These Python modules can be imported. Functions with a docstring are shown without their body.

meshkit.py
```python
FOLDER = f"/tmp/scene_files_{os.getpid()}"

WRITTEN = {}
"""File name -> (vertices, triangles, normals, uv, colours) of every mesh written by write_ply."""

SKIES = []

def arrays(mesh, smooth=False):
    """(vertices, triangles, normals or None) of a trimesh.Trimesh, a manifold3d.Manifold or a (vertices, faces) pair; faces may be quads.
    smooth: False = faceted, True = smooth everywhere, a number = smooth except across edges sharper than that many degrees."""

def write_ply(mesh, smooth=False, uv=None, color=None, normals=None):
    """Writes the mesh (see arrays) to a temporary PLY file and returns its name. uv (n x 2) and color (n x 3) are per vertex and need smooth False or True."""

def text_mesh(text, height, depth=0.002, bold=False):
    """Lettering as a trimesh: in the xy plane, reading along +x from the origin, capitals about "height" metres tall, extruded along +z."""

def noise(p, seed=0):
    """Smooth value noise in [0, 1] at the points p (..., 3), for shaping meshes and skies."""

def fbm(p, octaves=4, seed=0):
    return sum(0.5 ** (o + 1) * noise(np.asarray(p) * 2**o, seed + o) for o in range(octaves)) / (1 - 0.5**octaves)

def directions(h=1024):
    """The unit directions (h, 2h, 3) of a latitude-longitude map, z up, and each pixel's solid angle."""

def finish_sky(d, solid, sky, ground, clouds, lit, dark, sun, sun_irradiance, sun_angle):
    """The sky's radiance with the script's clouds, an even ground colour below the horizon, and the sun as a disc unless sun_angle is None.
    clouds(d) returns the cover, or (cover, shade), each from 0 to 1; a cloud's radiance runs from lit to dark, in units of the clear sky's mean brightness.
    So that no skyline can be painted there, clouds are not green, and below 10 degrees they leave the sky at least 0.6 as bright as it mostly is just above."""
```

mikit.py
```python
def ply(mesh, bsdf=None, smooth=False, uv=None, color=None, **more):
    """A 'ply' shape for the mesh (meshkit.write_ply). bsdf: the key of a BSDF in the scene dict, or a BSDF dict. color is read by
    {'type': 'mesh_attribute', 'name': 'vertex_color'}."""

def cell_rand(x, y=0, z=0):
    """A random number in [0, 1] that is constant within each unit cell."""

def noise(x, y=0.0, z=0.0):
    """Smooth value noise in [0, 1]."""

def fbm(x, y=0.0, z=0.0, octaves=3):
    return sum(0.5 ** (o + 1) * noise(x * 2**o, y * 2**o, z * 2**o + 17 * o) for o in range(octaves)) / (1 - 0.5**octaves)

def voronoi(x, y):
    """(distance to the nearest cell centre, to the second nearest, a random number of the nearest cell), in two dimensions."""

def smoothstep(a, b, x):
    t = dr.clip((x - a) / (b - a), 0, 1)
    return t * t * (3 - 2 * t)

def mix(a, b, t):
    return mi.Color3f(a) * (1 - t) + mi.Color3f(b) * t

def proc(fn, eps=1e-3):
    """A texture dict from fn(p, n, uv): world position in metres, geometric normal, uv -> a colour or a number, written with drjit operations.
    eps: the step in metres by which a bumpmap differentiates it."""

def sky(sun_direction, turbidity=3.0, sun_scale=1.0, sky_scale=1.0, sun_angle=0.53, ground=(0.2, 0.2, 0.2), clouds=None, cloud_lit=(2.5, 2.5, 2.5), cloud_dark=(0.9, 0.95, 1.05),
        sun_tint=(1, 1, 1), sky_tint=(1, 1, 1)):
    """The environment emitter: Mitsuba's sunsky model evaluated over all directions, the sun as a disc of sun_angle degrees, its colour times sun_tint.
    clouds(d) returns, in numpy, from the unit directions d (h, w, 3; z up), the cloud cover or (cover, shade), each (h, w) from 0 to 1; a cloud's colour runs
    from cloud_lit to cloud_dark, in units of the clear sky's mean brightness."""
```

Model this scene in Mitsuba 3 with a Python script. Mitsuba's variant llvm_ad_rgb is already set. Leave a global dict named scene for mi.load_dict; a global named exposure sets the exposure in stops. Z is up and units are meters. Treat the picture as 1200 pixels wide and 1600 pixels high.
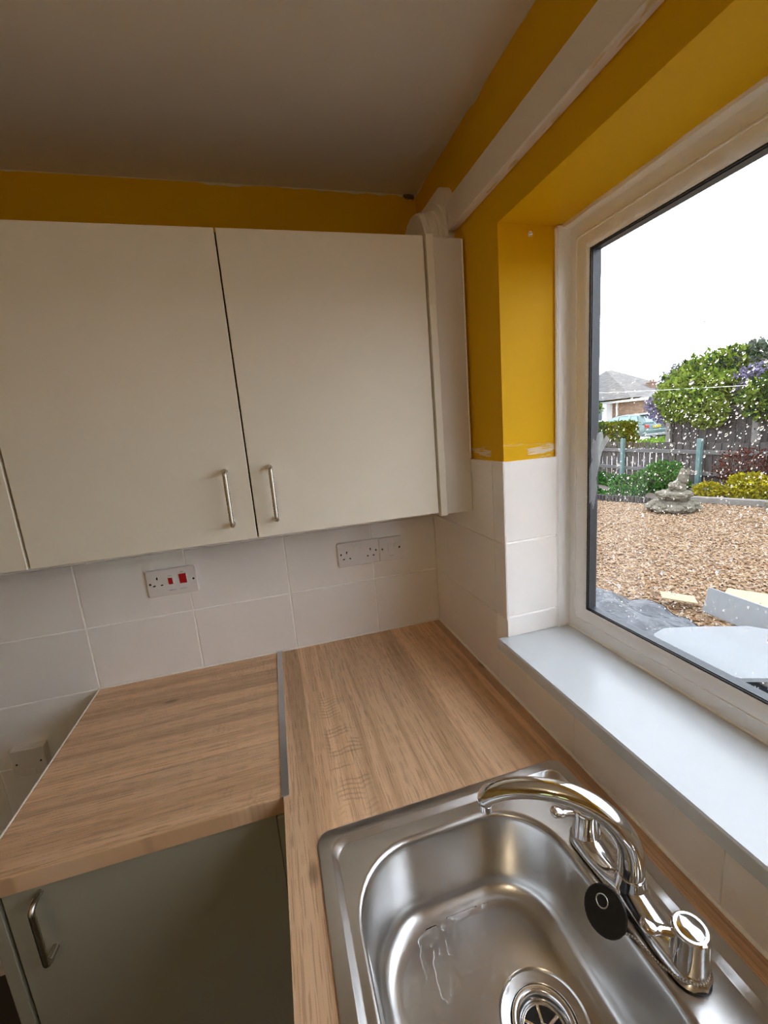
import math, random
import numpy as np, trimesh, drjit as dr, mitsuba as mi, mikit, meshkit
import shapely
from shapely.geometry import Polygon, box as sbox
from mikit import proc, noise, fbm, smoothstep, mix, cell_rand, voronoi

T = mi.ScalarTransform4f
scene, labels = {"type": "scene"}, {}
# ------------------------------------------------------------------ camera, sky, lamps, exposure
CAM = np.array([-0.5339, -1.3583, 0.6996])
YAW, PITCH, ROLL, FOCAL = 0.2555, -0.1917, -0.0831, 656.1
fwd = np.array([math.sin(YAW) * math.cos(PITCH), math.cos(YAW) * math.cos(PITCH), math.sin(PITCH)])
rgt = np.array([math.cos(YAW), -math.sin(YAW), 0.0])
upv = np.cross(rgt, fwd)
upv = -rgt * math.sin(ROLL) + upv * math.cos(ROLL)
scene["camera"] = {"type": "perspective", "fov": math.degrees(2 * math.atan(600 / FOCAL)), "fov_axis": "x", "near_clip": 0.01, "far_clip": 500.0,
                   "to_world": T().look_at(origin=CAM.tolist(), target=(CAM + fwd).tolist(), up=upv.tolist())}
scene["sky"] = mikit.sky((0.4, 0.3, 0.8), turbidity=4.0, sun_scale=0.0, sky_scale=1.0, ground=(0.3, 0.27, 0.22),
                         clouds=lambda d: (np.clip(0.86 + 0.3 * (meshkit.fbm(d * 2.5, 4, 3) - 0.35), 0, 1), np.clip(1.4 * (meshkit.fbm(d * 2.0, 4, 9) - 0.35), 0, 1)),
                         cloud_lit=(1.66, 1.76, 1.9), cloud_dark=(1.18, 1.28, 1.42))
exposure = 4.5
LAMP = 1.8


def s(r, g, b):
    return [((c / 255) / 12.92 if c < 10.3 else ((c / 255 + 0.055) / 1.055) ** 2.4) for c in (r, g, b)]


def rgb(c):
    return {"type": "rgb", "value": list(map(float, c))}


# ------------------------------------------------------------------ mesh helpers
def cat(*ms):
    return trimesh.util.concatenate([m for m in ms if m is not None])


def bx(x0, x1, y0, y1, z0, z1, c=0.001):
    """A box with chamfered edges."""
    c = min(c, (x1 - x0) * 0.45, (y1 - y0) * 0.45, (z1 - z0) * 0.45)
    if c <= 0:
        return trimesh.creation.box(bounds=[[x0, y0, z0], [x1, y1, z1]])
    p = []
    for X, dx in ((x0, c), (x1, -c)):
        for Y, dy in ((y0, c), (y1, -c)):
            for Z, dz in ((z0, c), (z1, -c)):
                p += [[X, Y + dy, Z + dz], [X + dx, Y, Z + dz], [X + dx, Y + dy, Z]]
    return trimesh.convex.convex_hull(np.array(p))


def move(m, M):
    m = m.copy()
    m.apply_transform(M)
    return m


def shift(m, d):
    m = m.copy()
    m.apply_translation(d)
    return m


def rot(axis, deg, at=(0, 0, 0)):
    return trimesh.transformations.rotation_matrix(math.radians(deg), axis, at)


def loft(rings, cap0=False, cap1=False, closed=True):
    """Rings of equal counts (k x n x 3) joined by quads; caps are fans."""
    R = np.asarray(rings, float)
    k, n = R.shape[:2]
    i, j = np.meshgrid(np.arange(k - 1), np.arange(n if closed else n - 1), indexing="ij")
    i, j = i.ravel(), j.ravel()
    a, b, c, d = i * n + j, i * n + (j + 1) % n, (i + 1) * n + (j + 1) % n, (i + 1) * n + j
    F = [np.c_[a, b, c], np.c_[a, c, d]]
    V = [R.reshape(-1, 3)]
    tot = k * n
    for on, base, flip in ((cap0, 0, True), (cap1, (k - 1) * n, False)):
        if on:
            V.append(R[0 if base == 0 else -1].mean(0)[None])
            jj = np.arange(n)
            f = np.c_[base + jj, base + (jj + 1) % n, np.full(n, tot)]
            F.append(f[:, ::-1] if flip else f)
            tot += 1
    return trimesh.Trimesh(np.vstack(V), np.vstack(F), process=False)


def tube(pts, rad, n=16, cap=True, sub=1):
    p = np.asarray(pts, float)
    r = np.broadcast_to(np.asarray(rad, float), (len(p),)).copy()
    if sub > 1:
        from scipy.interpolate import PchipInterpolator, CubicSpline
        t = np.r_[0, np.cumsum(np.linalg.norm(np.diff(p, axis=0), axis=1))]
        u = np.linspace(0, t[-1], (len(p) - 1) * sub + 1)
        p, r = CubicSpline(t, p)(u), PchipInterpolator(t, r)(u)
    t = np.gradient(p, axis=0)
    t /= np.linalg.norm(t, axis=1, keepdims=True) + 1e-12
    a = np.cross(t[0], [0, 0, 1.0] if abs(t[0][2]) < 0.9 else [1.0, 0, 0])
    a /= np.linalg.norm(a)
    rings, ang = [], np.linspace(0, 2 * math.pi, n, endpoint=False)
    for q, d, w in zip(p, t, r):
        a = a - d * (a @ d)
        a /= np.linalg.norm(a)
        b = np.cross(d, a)
        rings.append(q + w * (np.cos(ang)[:, None] * a + np.sin(ang)[:, None] * b))
    return loft(rings, cap, cap)


def lathe(prof, n=32, axis=2):
    """prof: (r, z) pairs, turned about z; then z turned to the wanted axis."""
    ang = np.linspace(0, 2 * math.pi, n, endpoint=False)
    m = loft([np.c_[r * np.cos(ang), r * np.sin(ang), np.full(n, z)] for r, z in prof], prof[0][0] > 0, prof[-1][0] > 0)
    if axis == 0:
        m.apply_transform(rot([0, 1, 0], 90))
    if axis == 1:
        m.apply_transform(rot([1, 0, 0], 90))
    return m


def rrect(cx, cy, hx, hy, r, n=10):
    """Points of a rounded rectangle, anticlockwise."""
    r = min(r, hx * 0.999, hy * 0.999)
    out = []
    for sx, sy, a0 in ((1, 1, 0), (-1, 1, 90), (-1, -1, 180), (1, -1, 270)):
        for a in np.radians(a0 + np.linspace(0, 90, n)):
            out.append((cx + sx * (hx - r) + r * math.cos(a), cy + sy * (hy - r) + r * math.sin(a)))
    return np.array(out)


def extr(poly, z0, z1):
    m = trimesh.creation.extrude_polygon(poly, z1 - z0, engine="earcut")
    m.apply_translation([0, 0, z0])
    return m


def flat(poly, z=0.0):
    v, f = trimesh.creation.triangulate_polygon(poly, engine="earcut")
    return trimesh.Trimesh(np.c_[v, np.full(len(v), z)], f, process=False)


def yz_wall(poly, x0, x1):
    """A polygon given in (y, z), extruded along x."""
    m = extr(poly, 0, x1 - x0)
    m.apply_transform(np.array([[0, 0, 1, x0], [1, 0, 0, 0], [0, 1, 0, 0], [0, 0, 0, 1.0]]))
    return m


def xz_wall(poly, y0, y1):
    m = extr(poly, 0, y1 - y0)
    m.apply_transform(np.array([[1, 0, 0, 0], [0, 0, 1, y0], [0, 1, 0, 0], [0, 0, 0, 1.0]]))
    m.invert()
    return m


def lumpy(center, radii, amp=0.15, freq=3.0, sub=3, seed=0):
    m = trimesh.creation.icosphere(subdivisions=sub)
    v = m.vertices
    v = v * (1 + amp * (meshkit.fbm(v * freq + seed * 7.3, 3, seed) - 0.5) * 2)[:, None]
    return trimesh.Trimesh(v * np.asarray(radii) + np.asarray(center), m.faces, process=False)


# ------------------------------------------------------------------ scene helpers
def uniq(key):
    if key not in scene and not any(k.startswith(key + "__") for k in scene) and key not in labels:
        return key
    i = 1
    while f"{key}_{i:03d}" in scene or f"{key}_{i:03d}" in labels:
        i += 1
    return f"{key}_{i:03d}"


def thing(name, label, category, group=None, kind=None):
    k = uniq(name)
    labels[k] = {"label": label, "category": category}
    if group:
        labels[k]["group"] = group
    if kind:
        labels[k]["kind"] = kind
    return k


def put(key, mesh, mat, smooth=False, label=None, kind=None, at=None, **kw):
    """One entry of the scene: key is a thing's own key, or thing__part (numbered when taken)."""
    if key in scene:
        i = 1
        while f"{key}_{i:03d}" in scene:
            i += 1
        key = f"{key}_{i:03d}"
    d = mesh if isinstance(mesh, dict) else mikit.ply(mesh, mat, smooth, **kw)
    if at is not None:
        d = {**d, "to_world": T(np.asarray(at, float).tolist())}
    scene[key] = d
    if label or kind:
        labels.setdefault(key, {})
        if label:
            labels[key]["label"] = label
        if kind:
            labels[key]["kind"] = kind
    return key


def at(x=0, y=0, z=0):
    M = np.eye(4)
    M[:3, 3] = (x, y, z)
    return M


def mat(name, d, two=True):
    scene[name] = {"type": "twosided", "bsdf": d} if two else d
    return name


def pr(color, rough=0.5, **kw):
    return {"type": "principled", "base_color": color if isinstance(color, dict) else rgb(color), "roughness": rough if isinstance(rough, dict) else float(rough), **kw}


# ------------------------------------------------------------------ materials
def f_yellow(p, n, uv):
    c = mix((0.64, 0.355, 0.002), (0.73, 0.415, 0.003), fbm(p.x * 5, p.y * 5, p.z * 5, 4))
    # dried white tile adhesive smeared on the paint just above the tiles, brushed sideways
    st = fbm((p.y + p.x * 0.9) * 26 + p.z * 8, p.z * 190, 3.0, 4)
    band = smoothstep(0.597, 0.606, p.z) * (1 - smoothstep(0.618, 0.634 + 0.02 * noise(p.y * 60, p.x * 60), p.z))
    low = 1 - smoothstep(0.598, 0.601, p.z)
    c = mix(c, (0.78, 0.74, 0.66), dr.maximum(low, band * smoothstep(0.54, 0.66, st) * 0.7))
    # the paint was brushed raggedly along the ceiling, with bare plaster showing in nicks
    edge = 1.399 - 0.006 * smoothstep(0.55, 0.75, fbm(p.x * 14, p.y * 14, 1.0, 4))
    return mix(c, (0.62, 0.56, 0.42), smoothstep(edge, edge + 0.002, p.z))


mat("yellow_paint", {"type": "bumpmap", "arbitrary": proc(lambda p, n, uv: 0.0004 * fbm(p.x * 90, p.y * 90, p.z * 90, 3)), "scale": 1.0,
                     "bsdf": pr(proc(f_yellow), 0.5, specular=0.12)})
mat("ceiling_paint", pr(proc(lambda p, n, uv: mix((0.72, 0.665, 0.56), (0.77, 0.715, 0.61), fbm(p.x * 4, p.y * 4, 0, 4))), 0.8, specular=0.2))
mat("bare_lump", pr((0.14, 0.08, 0.04), 0.9))
mat("plaster", pr((0.62, 0.52, 0.42), 0.85, specular=0.2))
mat("tile_glaze", pr((0.82, 0.79, 0.76), 0.12, specular=0.5))
mat("grout", pr((0.93, 0.92, 0.89), 0.7))
mat("cabinet_white", {"type": "bumpmap", "arbitrary": proc(lambda p, n, uv: 0.00012 * fbm(p.x * 260, p.y * 260, p.z * 260, 2)), "scale": 1.0,
                      "bsdf": pr((0.72, 0.665, 0.555), 0.42, specular=0.4)})
mat("cabinet_shaded", pr((0.30, 0.285, 0.215), 0.45, specular=0.35))  # base unit colour, darkened to put the shade below the worktops into it
mat("cabinet_edge", pr((0.66, 0.62, 0.56), 0.5))
mat("carcass_gap_shade", pr((0.10, 0.09, 0.08), 0.7))  # carcass colour darkened to paint shade into the gaps round the doors
mat("upvc", pr((0.85, 0.85, 0.84), 0.3, specular=0.45))
mat("gloss_paint", pr(proc(lambda p, n, uv: mix((0.76, 0.69, 0.60), (0.62, 0.47, 0.20), smoothstep(0.60, 0.72, fbm(p.y * 22, p.z * 120 + p.x * 90, 2, 4)) * (1 - smoothstep(1.183, 1.196, p.z)))), 0.4))
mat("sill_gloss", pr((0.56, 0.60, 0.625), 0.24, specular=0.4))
mat("sealant", pr((0.86, 0.83, 0.77), 0.4))
mat("black_rubber", pr((0.012, 0.012, 0.013), 0.45))
mat("spacer_grey", pr((0.035, 0.04, 0.048), 0.4))
mat("white_plastic", pr((0.75, 0.715, 0.70), 0.3, specular=0.5))
mat("fan_plastic", pr((0.78, 0.73, 0.66), 0.4))
mat("hole_black", pr((0.008, 0.007, 0.006), 0.6))
mat("red_rocker", pr((0.42, 0.006, 0.012), 0.25))
mat("print_grey", pr((0.30, 0.28, 0.27), 0.6))
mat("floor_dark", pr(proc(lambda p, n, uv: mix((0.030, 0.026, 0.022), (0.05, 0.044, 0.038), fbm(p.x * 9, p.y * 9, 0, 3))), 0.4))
mat("wall_plain", pr((0.42, 0.27, 0.06), 0.6))
mat("chrome", pr((0.80, 0.81, 0.82), 0.06, metallic=1.0))
mat("brushed_nickel", {"type": "roughconductor", "eta": rgb((2.1, 2.0, 1.8)), "k": rgb((3.3, 3.0, 2.6)), "alpha": 0.2})
mat("aluminium", pr((0.62, 0.63, 0.64), 0.38, metallic=1.0))
mat("steel", {"type": "bumpmap", "arbitrary": proc(lambda p, n, uv: 0.00006 * fbm(p.x * 60, p.y * 900, p.z * 60, 2) + 0.00035 * noise(p.x * 16, p.y * 16, p.z * 16)), "scale": 1.0,
              "bsdf": pr(proc(lambda p, n, uv: mix((0.60, 0.60, 0.595), (0.68, 0.68, 0.675), fbm(p.x * 12, p.y * 40, p.z * 12, 3))), proc(lambda p, n, uv: 0.21 + 0.10 * fbm(p.x * 25, p.y * 25, p.z * 25, 3)), metallic=1.0)})
mat("polished_steel", pr((0.74, 0.745, 0.75), 0.2, metallic=1.0))
mat("water", {"type": "dielectric", "int_ior": 1.33, "ext_ior": 1.0}, False)
mat("pane", {"type": "thindielectric", "int_ior": 1.5, "ext_ior": 1.0}, False)
mat("film", {"type": "principledthin", "base_color": rgb((0.82, 0.83, 0.84)), "roughness": 0.35, "spec_trans": 0.82, "diff_trans": 1.0, "eta": 1.3}, False)


def wood(along):
    """Oak-effect laminate, boards side by side; along 0: grain runs along x, 1: along y."""
    def fn(p, n, uv):
        u, w = (p.x, p.y) if along == 0 else (p.y, p.x)
        v = w + 0.004 * noise(u * 3, w * 20, 5)
        b = dr.floor(v / 0.082 + (0.35 if along else 0.2))
        tone = cell_rand(b, 3, along)
        off = cell_rand(b, 7, along) * 40
        bend = 0.05 * (fbm(u * 1.7 + off, v * 5 + off, 2, 3) - 0.5)
        rings = fbm((v + bend) * 62 + off, u * 1.6 + off, 0, 3)
        streak = fbm(v * 420, u * 9 + off, 1, 3)
        pores = smoothstep(0.60, 0.80, noise(v * 900, u * 26 + off, 4))
        c = mix((0.76, 0.50, 0.30), (0.60, 0.37, 0.205), smoothstep(0.30, 0.72, rings))
        c = mix(c, (0.72, 0.50, 0.33), 0.45 * smoothstep(0.45, 0.75, streak))
        c = mix(c, (0.33, 0.185, 0.10), 0.45 * pores)
        # medullary flake: short wavy ripples across the grain on one board of the laminate print
        wob = u + 0.010 * noise(w * 34, u * 6, 9) + 0.006 * noise(w * 110, u * 20, 3)
        rip = smoothstep(0.55, 0.85, 0.5 + 0.5 * dr.sin(wob * (2 * math.pi / 0.0125))) * smoothstep(0.30, 0.62, noise(w * 26, u * 46, 7))
        if along:
            fl = rip * (1 - smoothstep(0.030, 0.046, dr.abs(w + 0.452))) * smoothstep(-0.76, -0.62, u) * (1 - smoothstep(-0.40, -0.20, u))
        else:
            fl = rip * smoothstep(0.62, 0.74, fbm(u * 4.0 + 3.0, w * 9, 8, 2)) * 0.5
        c = mix(c, (0.31, 0.185, 0.105), 0.42 * fl)
        # a few small knots
        k = voronoi(u * 2.3 + along * 3.7, w * 5.5 + 1.3)
        kd = 1 - smoothstep(0.015, 0.07, k[0])
        c = mix(c, (0.17, 0.09, 0.05), 0.6 * kd * dr.select(k[2] > 0.7, 1.0, 0.0))
        return c * (0.84 + 0.28 * tone)
    return fn


wx, wy = wood(0), wood(1)
for nm, fn, al in (("oak_along_x", wx, 0), ("oak_along_y", wy, 1)):
    relief = (lambda p, n, uv: 0.00012 * fbm(p.y * 500, p.x * 14, 0, 2)) if al == 0 else (lambda p, n, uv: 0.00012 * fbm(p.x * 500, p.y * 14, 0, 2))
    mat(nm, {"type": "bumpmap", "arbitrary": proc(relief, 3e-4), "scale": 1.0, "bsdf": pr(proc(fn), 0.46, specular=0.35)})

# outside
mat("vcol", pr({"type": "mesh_attribute", "name": "vertex_color"}, 0.7))
mat("leaf", {"type": "principledthin", "base_color": {"type": "mesh_attribute", "name": "vertex_color"}, "roughness": 0.5, "diff_trans": 0.5}, False)
mat("gravel_bed", pr(proc(lambda p, n, uv: mix((0.10, 0.055, 0.026), (0.24, 0.15, 0.078), fbm(p.x * 40, p.y * 40, 0, 3))), 0.8))
mat("soil", pr((0.07, 0.055, 0.042), 0.9))
mat("grass_ground", pr(proc(lambda p, n, uv: mix((0.06, 0.11, 0.02), (0.13, 0.19, 0.035), fbm(p.x * 6, p.y * 6, 0, 4))), 0.9))
mat("tarmac", pr((0.30, 0.30, 0.29), 0.6))


def f_darkwood(p, n, uv):
    return mix((0.022, 0.018, 0.016), (0.062, 0.05, 0.045), fbm(p.x * 9 + p.y * 30, p.y * 45, p.z * 4, 4))


mat("dark_timber", pr(proc(f_darkwood), 0.75))
mat("grey_timber", pr((0.085, 0.08, 0.077), 0.8))
mat("teal_post", pr(proc(lambda p, n, uv: mix((0.058, 0.125, 0.12), (0.11, 0.185, 0.175), fbm(p.x * 20, p.y * 20, p.z * 8, 3))), 0.6))
mat("concrete", pr(proc(lambda p, n, uv: mix((0.125, 0.115, 0.10), (0.215, 0.20, 0.18), fbm(p.x * 20, p.y * 20, p.z * 12, 3))), 0.85))
mat("stone", {"type": "bumpmap", "arbitrary": proc(lambda p, n, uv: 0.02 * fbm(p.x * 22, p.y * 22, p.z * 22, 4)), "scale": 1.0,
              "bsdf": pr(proc(lambda p, n, uv: mix((0.065, 0.057, 0.04), (0.19, 0.17, 0.125), fbm(p.x * 16, p.y * 16, p.z * 16, 4))), 0.9)})
mat("black_sheet", {"type": "bumpmap", "arbitrary": proc(lambda p, n, uv: 0.03 * fbm(p.x * 14, p.y * 14, p.z * 14, 4)), "scale": 1.0, "bsdf": pr((0.045, 0.05, 0.057), 0.32)})
mat("board_white", pr((0.20, 0.21, 0.217), 0.85, specular=0.1))
mat("board_grey", pr((0.34, 0.34, 0.34), 0.6))
mat("ply_tan", pr((0.36, 0.26, 0.15), 0.7))
mat("brick", pr(proc(lambda p, n, uv: mix((0.18, 0.115, 0.08), (0.27, 0.18, 0.13), cell_rand(dr.floor((p.x + p.y) / 0.225), dr.floor(p.z / 0.075)))), 0.9))
mat("roof_tile", pr(proc(lambda p, n, uv: mix((0.095, 0.09, 0.085), (0.165, 0.158, 0.15), noise(p.y * 3, p.x * 3, p.z * 9))), 0.8))
mat("render_white", pr((0.75, 0.75, 0.73), 0.7))
mat("glass_dark", pr((0.10, 0.13, 0.15), 0.08, specular=0.6))
mat("car_paint", pr((0.10, 0.16, 0.16), 0.22, metallic=0.3, clearcoat=1.0))
mat("car_glass", pr((0.16, 0.26, 0.28), 0.06, specular=0.8))
mat("car_black", pr((0.02, 0.02, 0.02), 0.5))
mat("car_silver", pr((0.45, 0.47, 0.48), 0.35, metallic=0.8))
mat("plate_yellow", pr((0.72, 0.48, 0.02), 0.4))
mat("lamp_red", pr((0.30, 0.02, 0.02), 0.2))
mat("cable_white", pr((0.75, 0.78, 0.78), 0.5))
mat("bark", pr((0.12, 0.09, 0.065), 0.9))

# ------------------------------------------------------------------ the room
ZF, ZC, XL, YB = -0.91, 1.402, -2.75, -3.7
WY0, WY1, WZ0, WZ1 = -0.46, -2.05, 0.118, 1.118      # window opening in the right wall
TH = 0.0065                                          # tile thickness: tile faces lie on y = 0 and x = 0


def struct(key, mesh, m, label, category, **kw):
    labels[key] = {"label": label, "category": category, "kind": "structure"}
    return put(key, mesh, m, **kw)


struct("floor", bx(XL - 0.25, 0.27, YB - 0.25, 0.27, ZF - 0.06, ZF, 0), "floor_dark", "dark kitchen floor deep in the shadow of the cooker space", "floor")
struct("ceiling", bx(XL - 0.25, 0.27, YB - 0.25, 0.27, ZC, ZC + 0.2, 0), "ceiling_paint", "off-white painted ceiling over the kitchen corner", "ceiling")
struct("wall_back", bx(XL - 0.25, 0.27, TH, 0.27, ZF, ZC, 0), "yellow_paint", "mustard yellow wall with white tiles behind the wall cabinets", "wall")
hole = sbox(WY1, WZ0, WY0, WZ1)
struct("wall_right", yz_wall(sbox(YB - 0.25, ZF, TH, ZC).difference(hole), TH, 0.262), "yellow_paint", "mustard yellow window wall with a deep reveal and white tiles low down", "wall")
struct("wall_left", bx(XL - 0.25, XL, YB, TH, ZF, ZC, 0), "wall_plain", "yellow side wall opposite the window", "wall")
DX0, DX1, DZ1 = -2.5, -1.6, 0.2
struct("wall_front", xz_wall(sbox(XL, ZF, TH, ZC).difference(sbox(DX0, ZF - 1, DX1, DZ1)), YB - 0.25, YB), "wall_plain", "yellow wall behind the camera with glazed doors", "wall")
labels["door_1"] = {"label": "white glazed double doors behind the camera", "category": "door", "kind": "structure"}
for i, (a, b) in enumerate(((DX0, (DX0 + DX1) / 2), ((DX0 + DX1) / 2, DX1))):
    fr = sbox(a, ZF, b, DZ1).difference(sbox(a + 0.09, ZF + 0.2, b - 0.09, DZ1 - 0.09))
    put("door_1__leaf", xz_wall(fr, YB - 0.12, YB - 0.05), "upvc")
    put("door_1__pane", trimesh.Trimesh([[a + 0.08, YB - 0.09, ZF + 0.19], [b - 0.08, YB - 0.09, ZF + 0.19], [b - 0.08, YB - 0.09, DZ1 - 0.08], [a + 0.08, YB - 0.09, DZ1 - 0.08]], [[0, 1, 2], [0, 2, 3]]), "pane")

# tiles: 297 x 197 pitch, joints 3 mm
PX, PZ, J = 0.2975, 0.1968, 0.0014
tile_cache = {}


def tile(key, axis, a0, a1, z0, z1, place):
    """A glazed tile: axis 'y' faces -y on the back wall, 'x' faces -x on the right wall, 'r' faces -y in the reveal."""
    k = (axis, round(a1 - a0, 4), round(z1 - z0, 4))
    if k not in tile_cache:
        w, h = a1 - a0, z1 - z0
        m = {"y": lambda: bx(J, w - J, 0, TH + 0.001, J, h - J, 0.0016), "x": lambda: bx(0, TH + 0.001, 0.0006, w - 0.0006, 0.0006, h - 0.0006, 0.0010),
             "r": lambda: bx(J, w - J, 0, TH + 0.001, J, h - J, 0.0016)}[axis]()
        tile_cache[k] = mikit.ply(m, "tile_glaze", False)
    o = {"y": (a0, place, z0), "x": (place, a0, z0), "r": (a0, place, z0)}[axis]
    put(key, tile_cache[k], None, at=at(*o))


xs = [-1.7125, -1.4150, -1.1155, -0.8195, -0.5215, -0.2330, 0.0]
for i in range(len(xs) - 1):
    for r in range(0, 3):
        tile("wall_back__tile", "y", xs[i], xs[i + 1], r * PZ, min((r + 1) * PZ, 0.598), 0.0)
for i in range(0, 2):
    for r in range(-3, 0):
        tile("wall_back__tile", "y", xs[i], xs[i + 1], r * PZ, (r + 1) * PZ, 0.0)
ys = [0.0, -0.1180, -0.415, -0.7125, -1.010, -1.3075, -1.605, -1.9025]
for i in range(len(ys) - 1):
    rows = [(0.0, 0.1165)] if ys[i + 1] < WY0 - 0.01 else [(0.0, PZ), (PZ, 2 * PZ + 0.004), (2 * PZ + 0.004, 0.603)]
    for z0, z1 in rows:
        tile("wall_right__tile", "x", ys[i + 1], ys[i], z0, z1, 0.0)
for z0, z1 in ((PZ, 2 * PZ + 0.004), (2 * PZ + 0.004, 0.603)):
    tile("wall_right__tile", "x", WY0 - TH, -0.415, z0, z1, 0.0)
for z0, z1 in ((0.148, 0.2045), (0.2045, 0.4015), (0.4015, 0.603)):
    tile("wall_right__tile", "r", 0.0, 0.155, z0, z1, WY0 - TH)
put("wall_right__reveal_grout", bx(TH, 0.155, WY0 - 0.0035, WY0 + 0.001, WZ0, 0.601, 0), "grout")
put("wall_back__grout", bx(XL, -0.0005, 0.003, TH + 0.002, -0.592, 0.595, 0), "grout")
put("wall_right__grout", yz_wall(sbox(-2.2, 0, TH, 0.601).difference(sbox(-2.3, WZ0, WY0, 0.7)), 0.003, TH + 0.002), "grout")
# cooker space: bare plaster under the tiles
put("wall_back__plaster_nick", cat(lumpy((-0.020, TH, ZC - 0.006), (0.015, 0.005, 0.007), 0.5, 3, 2, 3), lumpy((-0.006, TH - 0.002, ZC - 0.008), (0.006, 0.006, 0.006), 0.5, 3, 2, 5)), "bare_lump", True, label="dark broken plaster in the ceiling corner")
put("wall_back__bare_plaster", bx(XL, -1.12, 0.004, TH + 0.002, ZF, -0.592, 0), "plaster")
# small white plug left in the reveal, with a split rawl body
put("wall_right__wall_plug", cat(shift(lathe([(0.0, 0.004), (0.0045, 0.0035), (0.006, 0.001), (0.006, 0)], 14, 1), (0.087, WY0, 1.099)), bx(0.0835, 0.091, WY0 - 0.007, WY0, 1.0955, 1.0985, 0.001)), "white_plastic", 30, label="small white plastic plug left in the yellow reveal")

# painted board above the window
struct("trim_1", bx(-0.017, TH, -2.3, -0.264, 1.186, 1.258, 0.003), "gloss_paint", "white painted timber batten on the yellow wall above the window", "batten")

# ------------------------------------------------------------------ window
FX = 0.186


def frame_sweep(prof, y0=-0.457, y1=-2.044, z0=0.148, z1=1.114):
    """A mitred frame: prof gives (inset from the opening, x)."""
    rings = []
    for (ya, za, dy, dz) in ((y0, z1, -1, -1), (y1, z1, 1, -1), (y1, z0, 1, 1), (y0, z0, -1, 1)):
        rings.append([[x, ya + dy * u, za + dz * u] for u, x in prof])
    rings.append(rings[0])
    m = loft(rings, closed=False)
    return m


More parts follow.
